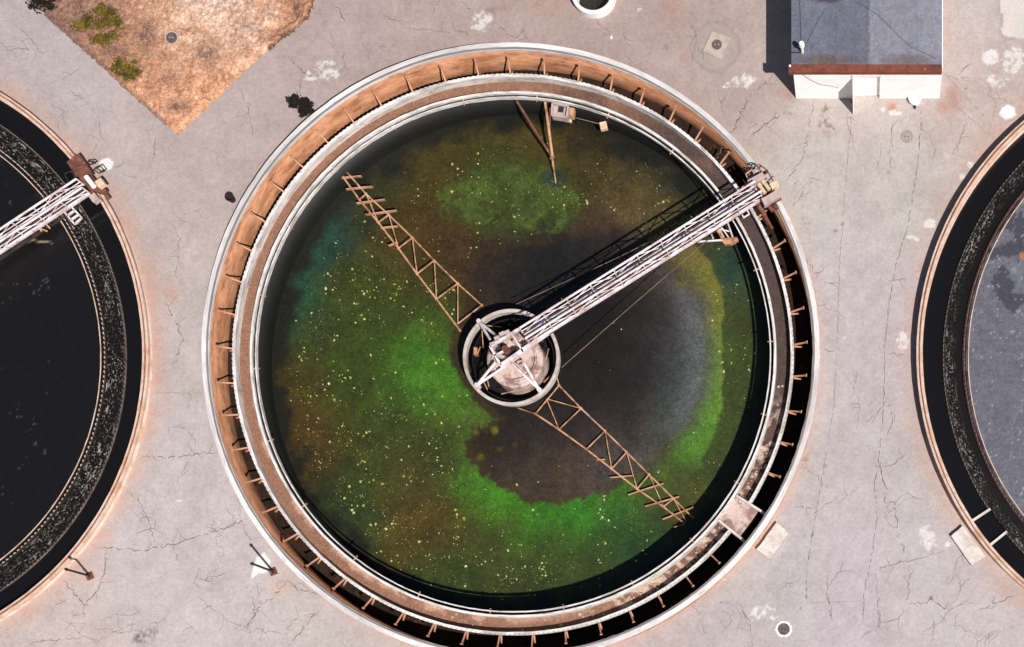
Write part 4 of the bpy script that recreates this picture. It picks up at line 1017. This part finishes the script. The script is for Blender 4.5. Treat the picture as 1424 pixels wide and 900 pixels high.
arm((720, 520), 3.75, LA, LB, [(LA[i], LB[i]) for i in range(6)], [((150,130), LA[1]), ((150,130), LB[1]), (LB[2], LA[3]), (LB[3], LA[4]), (LB[4], LA[5]), (LB[5], (878,770)), ((215,60),(200,0)), ((92,208),(0,178))],
    [((410,448),(455,446), WATER + 0.08), ((480,540),(600,530), WATER + 0.08), ((575,630),(760,570), WATER + 0.12), ((665,690),(840,640), WATER + 0.13), ((755,758),(915,695), WATER + 0.14), ((815,800),(870,785), WATER + 0.14)], WATER + .2, 2)

# ------------------------------------------------------------------ scum skimmer at the top of the pool
p = P(780, 153, -.1)
sk = thing('scum_box', 'grey metal scum box on the inner wall at the top of the pool', 'scum box', (p.x, p.y, -.6))
mb = MB()
o_ = [P(u, v, .1) for u, v in ((768,143),(790,147),(788,163),(767,160))]
for i in range(4): mb.bar(o_[i] + Vector((0, 0, -.2)), o_[(i + 1) % 4] + Vector((0, 0, -.2)), .07, .4)
mb.build('box_wall', M['cabinet'], sk)
boxq(MB(), [(768.5,144),(789,148),(787,162),(767.5,159)], -.25, -.10, .01).build('box_floor', M['cabinet'], sk)
boxq(MB(), [(777,146),(784,147),(783,156),(776,155)], -.095, -.03, .01).build('drain_opening', M['black'], sk)
boxq(MB(), [(789,149),(799,150),(797,163),(788,161)], -.5, -.2, .01).build('side_tray', M['tan'], sk)
boxq(MB(), [(770,160),(795,166),(794,170),(769,163)], -.45, -.3, .01).build('lip', M['peach'], sk)
p = P(838, 174, -.9)
fl = thing('float', 'small square cream float held on a rod beside the scum box', 'float', (p.x, p.y, -1.0))
boxq(MB(), [(833,170),(842,168),(845,178),(835,180)], -1.0, -.75, .02).build('block', M['peach'], fl)
MB().tube(P(797, 163, -.6), P(836, 173, -.85), .018, n=6).build('rod', M['cable'], fl)
p = P(764, 200, -1)
gt = thing('skimmer_arm', 'rusty skimmer arm of thin pipes reaching from the trough wall into the algae', 'arm', (p.x, p.y, WATER))
MB().tube(P(718, 140, .0), P(766, 216, -.9), .055, n=8).build('pipe', M['rust'], gt)
MB().tube(P(758, 142, .05), P(768, 216, -.75), .06, n=8).build('pipe', M['tan'], gt)
MB().tube(P(765, 150, .0), P(764, 200, -.7), .035, n=8).build('pipe', M['rust'], gt)
MB().tube(P(767, 212, -.7), P(773, 256, WATER - .05), .05, .03, 8).build('dip_rod', M['tan'], gt)
mb = MB(); c = P(768, 217, -.8); mb.box(c, .16, .2, .12, .3, .02); mb.build('clamp', M['tan'], gt)

# ------------------------------------------------------------------ pump house
zh = 2.64
w0 = P(1107, 137, 0); w1 = P(1306.5, 137, 0); dep = 7.2
hx, hy = (w0.x + w1.x) / 2, w0.y
bl = thing('pump_house', 'low white pump house with blue-grey flat roof and rusty front beam', 'building', (hx, hy, 0))
d0 = P(1188, 137, 0).x; d1x = P(1223, 137, 0).x
mb = MB()
W_ = lambda x0, x1, y0, y1, z0, z1: mb.box(((x0 + x1) / 2, (y0 + y1) / 2, (z0 + z1) / 2), x1 - x0, y1 - y0, z1 - z0)
W_(w0.x, d0, hy, hy + .2, -.1, zh); W_(d1x, w1.x, hy, hy + .2, -.1, zh); W_(d0, d1x, hy, hy + .2, 2.0, zh)
W_(w0.x, w0.x + .2, hy + .2, hy + dep, -.1, zh); W_(w1.x - .2, w1.x, hy + .2, hy + dep, -.1, zh); W_(w0.x + .2, w1.x - .2, hy + dep - .2, hy + dep, -.1, zh)
mb.build('wall', M['wallwhite'], bl)
mb = MB(); mb.box(((d0 + d1x) / 2, hy + .16, 1.0), d1x - d0 - .004, .05, 2.0); mb.build('inner_door', M['wallwhite'], bl)
mb = MB(); mb.box(((d0 + d1x) / 2, hy - .04, 2.05), d1x - d0 + .16, .08, .07); mb.build('lintel', M['slab'], bl)
dr = MB().box((d0 - .03, hy - .37, .98), .05, .7, 1.86, 0, .01).build('door', M['wallwhite'], bl)
dr['label'] = 'white door leaf standing open'
mb = MB(); mb.box((d0 - .09, hy - .62, 1.0), .06, .04, .14); h_ = mb.build('handle', M['dark'], dr)
# roof sheet with its patches of tone
rx0, rx1 = P(1100.5, 0, zh + .06).x, P(1310, 0, zh + .06).x
rx = np.arange(rx0, rx1 + .03, .06); ry = np.arange(hy + .10, hy + dep + .15, .06)
RX, RY = np.meshgrid(rx, ry); ru, rv = survey(RX, RY, zh + .06)
n1 = fbm(ru / 30, rv / 30, 4, 201); n2 = fbm(ru / 6, rv / 6, 4, 202)
rc_ = np.where((ru > 1209 + (n2 - .5) * 3)[..., None], srgb((148, 149, 163)), srgb((114, 116, 132)))
rc_ = np.where(((ru < 1150) & (ru > 1100))[..., None], rc_ * 1.08, rc_) * (1 + (n1 - .5) * .3 + (n2 - .5) * .3)[..., None]
def rmix(col, m):
    global rc_
    m = np.clip(m, 0, 1)[..., None]; rc_ = rc_ * (1 - m) + srgb(col) * m
rmix((112, 92, 84), sstep(12, 3, np.hypot((ru - 1150) * .2, rv - 84) + (n2 - .5) * 5) * .8)
rmix((116, 98, 92), sstep(15, 3, np.hypot((ru - 1265) * .28, rv - 84) + (n2 - .5) * 5) * .75)
for sx in (1128, 1163, 1205, 1240, 1275): rmix((92, 92, 104), sstep(1.0, .4, np.abs(ru - sx + (n2 - .5) * 1.2)) * .3)
rmix((150, 140, 140), sstep(.56, .7, fbm(ru / 16, rv / 40, 4, 205)) * .16)
rmix((88, 82, 86), sstep(.56, .72, fbm(ru / 10, rv / 10, 4, 206)) * .18)
rmix((66, 52, 46), sstep(9, 4, np.hypot((ru - 1148) * .25, rv + 3) + (n2 - .5) * 5) * .8)
ro = grid_mesh('roof', M['roof'], rx, ry, np.ones((len(ry) - 1, len(rx) - 1), bool), rc_ * ALB, np.full(RX.shape, zh + .063))
ro.parent = bl; ro.matrix_parent_inverse = Matrix.Translation((-hx, -hy, 0))
mb = MB(); mb.box(((rx0 + rx1) / 2, hy + .10 + (dep + .03) / 2, zh + .03), rx1 - rx0, dep + .03, .06); mb.build('roof_slab', M['capline'], bl)
f0, f1 = P(1096.5, 90, zh + .1).x, P(1310, 90, zh + .1).x
mb = MB(); mb.box(((f0 + f1) / 2, hy - .06, zh + .0), f1 - f0, .32, .24, 0, .012); mb.build('fascia_beam', M['fascia'], bl)
mb = MB(); mb.tube(P(1098.5, 91.5, zh + .12), P(1098.5, 91.5, zh + .16), .045, n=10); mb.build('bolt_head', M['cleanwhite'], bl)
vb = P(1116, 73, zh + .06)
mb = MB(); mb.tube(vb, (vb.x, vb.y, zh + .72), .06, n=12); mb.tube((vb.x, vb.y, zh + .62), (vb.x, vb.y, zh + .80), .12, .10, 14); mb.build('vent_pipe', M['cleanwhite'], bl)
mb = MB(); mb.bar(P(1101, 73, zh + .09), P(1116, 73, zh + .09), .04, .04); mb.build('vent_bracket', M['dark'], bl)
mb = MB()
def curve(p, n=14):
    out = []
    for i in range(n + 1):
        t = i / n; m = len(p) - 1; s_ = min(int(t * m), m - 1); f = t * m - s_
        a_, b_ = p[s_], p[s_ + 1]; out.append((a_[0] + (b_[0] - a_[0]) * f, a_[1] + (b_[1] - a_[1]) * f))
    return out
mb.path([P(u, v, zh + .075) for u, v in ((1190,3),(1208,12),(1222,22),(1238,38),(1252,52),(1268,66),(1282,72),(1302,82))], .008, 5)
mb.path([P(u, v, zh + .075) for u, v in ((1114,60),(1113,30),(1112,-10))], .010, 5)
mb.path([P(u, v, zh + .075) for u, v in ((1148,12),(1138,28),(1128,48),(1117,70))], .009, 5)
mb.build('cable', M['dark'], bl)
mb = MB()
pts = [(1109,97,2.5),(1117,103,2.1),(1129,111,1.6),(1142,116,1.25),(1155,118,1.15),(1166,120,1.0)]
mb.path([Vector((P(u, v, z).x, hy - .02, z)) for u, v, z in pts], .010, 5); mb.build('wall_cable', M['cable'], bl)

# white half-round trough against the wall
p = P(1272, 140, 0)
wb = thing('wall_basin', 'white rounded basin standing against the pump house wall', 'basin', (p.x, p.y, 0))
pts = [(p.x + .27 * math.cos(a), hy - .02 - .33 * math.sin(a)) for a in [math.pi * i / 12 for i in range(13)]]
MB().prism(pts, 0, .16).build('bowl', M['cleanwhite'], wb)
pts = [(p.x + .29 * math.cos(a), hy - .02 - .36 * math.sin(a)) for a in [math.pi * i / 12 for i in range(13)]]
pti = [(p.x + .21 * math.cos(a), hy - .05 - .25 * math.sin(a)) for a in [math.pi * i / 12 for i in range(13)]]
mb = MB(); n = 13
mb.add([(q[0], q[1], .16) for q in pts] + [(q[0], q[1], .24) for q in pts] + [(q[0], q[1], .24) for q in pti] + [(q[0], q[1], .165) for q in pti],
       [(i, i + 1, n + i + 1, n + i) for i in range(12)] + [(n + i, n + i + 1, 2 * n + i + 1, 2 * n + i) for i in range(12)] + [(2 * n + i, 2 * n + i + 1, 3 * n + i + 1, 3 * n + i) for i in range(12)])
mb.build('rim', M['cleanwhite'], wb)
mb = MB(); mb.tube((p.x, hy - .42, .0), (p.x, hy - .36, .12), .06, n=8); mb.build('drain_pipe', M['dark'], wb)

# ------------------------------------------------------------------ small things on the pavement
def slab(label, q, z):
    p = [P(u, v, z) for u, v in q]; c = sum(p, Vector()) / 4
    t = thing('concrete_slab', label, 'slab', (c.x, c.y, 0), 'slabs at the outlet boxes')
    mb = MB(); mb.prism([(c.x + (a.x - c.x), c.y + (a.y - c.y)) for a in p], 0.0, z - .03)
    mb.build('base', M['tile'], t)
    mb = MB(); rr = random.Random(len(label)); pts = []
    for i in range(4):
        a_, b_ = p[i], p[(i + 1) % 4]
        for k in range(6):
            w = a_.lerp(b_, k / 6); w = c + (w - c) * .985; pts.append((w.x + rr.uniform(-.015, .015), w.y + rr.uniform(-.015, .015)))
    mb.prism(pts, z - .03, z); mb.build('top', M['slab'], t)
slab('bleached concrete slab beside the middle tank rim at its outlet box', [(1052,764),(1080,726),(1097,740),(1071,779)], .22)
slab('bleached concrete slab tucked against the right tank rim', [(1322,745),(1339,731),(1371,774),(1351,786)], .22)

def manhole(name, label, u, v, r, lid, frame, z=0.012, ring=None):
    c = P(u, v, 0); o = thing(name, label, 'manhole', (c.x, c.y, 0), 'manholes')
    MB().lathe([(.005, z), (r, z), (r, z - .03)], (c.x, c.y), n=40, closed=False).build('lid', lid, o)
    MB().lathe([(r + .004, -.02), (r + .004, z + .006), (r + .05, z + .006), (r + .06, -.02)], (c.x, c.y), n=40).build('frame', frame, o)
    mb = MB()
    for k in (-1, 1): mb.box((c.x + k * r * .32, c.y, z + .008), r * .16, r * .22, .012)
    mb.build('lift_lug', M['tile'] if ring is None else M['black'], o)
    return o, c
m1, c1 = manhole('manhole_cover', 'round dark iron manhole lid lying in the orange soil', 241, 55, .24, M['ironlid'], M['tile'], .15)
m2, c2 = manhole('manhole_cover', 'round manhole lid set in a square concrete collar', 997, 63, .22, M['ironlid'], M['tile'], .06)
q = [P(u, v, .05) for u, v in ((990,43.5),(1016,53),(1003,83),(977,71.5))]
m_ = MB().prism([(a.x, a.y) for a in q], -.02, .05); m_.build('square_collar', M['tile'], m2)
m3, c3 = manhole('manhole_cover', 'dark iron manhole lid circled by a fresh white painted ring', 1090, 875, .21, M['ironlid'], M['ironlid'], .02, 1)
MB().lathe([(.25, .004), (.25, .012), (.35, .012), (.355, .004)], (c3.x, c3.y), n=40, jitter=.022, seed=3).build('painted_ring', M['cleanwhite'], m3)
m4, c4 = manhole('manhole_cover', 'faint dusty round lid flush with the pavement below the pump house', 1261, 190, .22, M['palelid'], M['palelid'], .01, 1)

c = P(827, -4, 0)
rs = thing('pipe_riser', 'white concrete pipe riser with dark inside at the top edge', 'pipe', (c.x, c.y, 0))
MB().lathe([(.79, -.9), (.79, .42), (.83, .45), (.92, .45), (.95, .42), (.95, -.05)], (c.x, c.y), n=64).build('ring_wall', M['cleanwhite'], rs)
MB().lathe([(.005, -.55), (.785, -.55)], (c.x, c.y), n=48, closed=False).build('inner_floor', M['slime_and_shade'], rs)

c = P(323.5, 278, 0)
bk = thing('bucket', 'small black bucket standing alone left of the middle tank', 'bucket', (c.x, c.y, 0))
MB().lathe([(.005, .03), (.12, .03), (.155, .32), (.175, .32), (.14, 0), (.005, 0)], (c.x, c.y), n=28, closed=False).build('body', M['black'], bk)
MB().lathe([(.155, .32), (.155, .345), (.19, .345), (.19, .315)], (c.x, c.y), n=28).build('rim', M['black'], bk)
mb = MB(); mb.path([Vector((c.x + .18 * math.cos(a), c.y + .18 * math.sin(a) * .4, .33 - .05 * math.sin(a))) for a in [math.pi * i / 8 for i in range(9)]], .008, 5); mb.build('handle', M['rust'], bk)

def post(label, u, v, h, tilt):
    c = P(u, v, 0); o = thing('steel_post', label, 'post', (c.x, c.y, 0), 'posts beside the tanks')
    MB().tube((c.x, c.y, 0), (c.x + tilt[0], c.y + tilt[1], h), .05, .045, 10).build('shaft', M['black'], o)
    MB().tube((c.x + tilt[0], c.y + tilt[1], h), (c.x + tilt[0], c.y + tilt[1], h + .07), .075, .06, 10).build('cap', M['black'], o)
    mb = MB(); mb.box((c.x, c.y, .015), .32, .32, .03, .4)
    for k in range(4):
        a = k * math.pi / 2 + .4 + math.pi / 4; mb.tube((c.x + .17 * math.cos(a), c.y + .17 * math.sin(a), .03), (c.x + .17 * math.cos(a), c.y + .17 * math.sin(a), .06), .025, n=6)
    mb.build('base_plate', M['rust'], o)
    mb = MB()
    for a in (0.6, 2.7, 4.8): mb.bar((c.x + .15 * math.cos(a), c.y + .15 * math.sin(a), .03), (c.x + .02 * math.cos(a), c.y + .02 * math.sin(a), .22), .02, .03)
    mb.build('gusset', M['rust'], o)
post('thin dark post on white spilt paint beside the middle tank', 380, 795, 2.05, (.0, .06))
post('thin dark post leaning over the orange rim of the left tank', 125, 801, 1.75, (.0, .05))

# ------------------------------------------------------------------ light, sky, camera
sun_az = Vector((.66, -.75, 0)).normalized(); elev = math.atan(1 / .70)
to_sun = Vector((sun_az.x * math.cos(elev), sun_az.y * math.cos(elev), math.sin(elev)))
sl = bpy.data.lights.new('Sun', 'SUN'); sl.energy = 5.0; sl.angle = math.radians(.5); sl.color = (1.0, .955, .90)
so = bpy.data.objects.new('Sun', sl); COL.objects.link(so); so.rotation_euler = to_sun.to_track_quat('Z', 'Y').to_euler()
w = bpy.data.worlds.new('World'); SC.world = w; w.use_nodes = True
nt = w.node_tree; sky = nt.nodes.new('ShaderNodeTexSky'); sky.sky_type = 'NISHITA'; sky.sun_disc = False
sky.sun_elevation = elev; sky.sun_rotation = math.atan2(to_sun.x, to_sun.y)
bg = nt.nodes['Background']; bg.inputs['Strength'].default_value = .05; nt.links.new(sky.outputs[0], bg.inputs['Color'])

cam = bpy.data.cameras.new('Camera'); co = bpy.data.objects.new('Camera', cam); COL.objects.link(co)
co.location = (CX, CY, CAMH); co.rotation_euler = (0, 0, 0)
cam.sensor_width = 36; cam.lens = 36 * CAMH / (1424 / PXM)
cam.shift_x = (712 - NX) / 1424; cam.shift_y = (NY - 450) / 1424
cam.clip_end = 3000; cam.clip_start = .1
SC.camera = co
vs = SC.view_settings; vs.view_transform = 'Standard'; vs.look = 'None'; vs.gamma = 1; vs.exposure = .22; vs.use_curve_mapping = False
SC.render.resolution_x, SC.render.resolution_y = 1024, 647
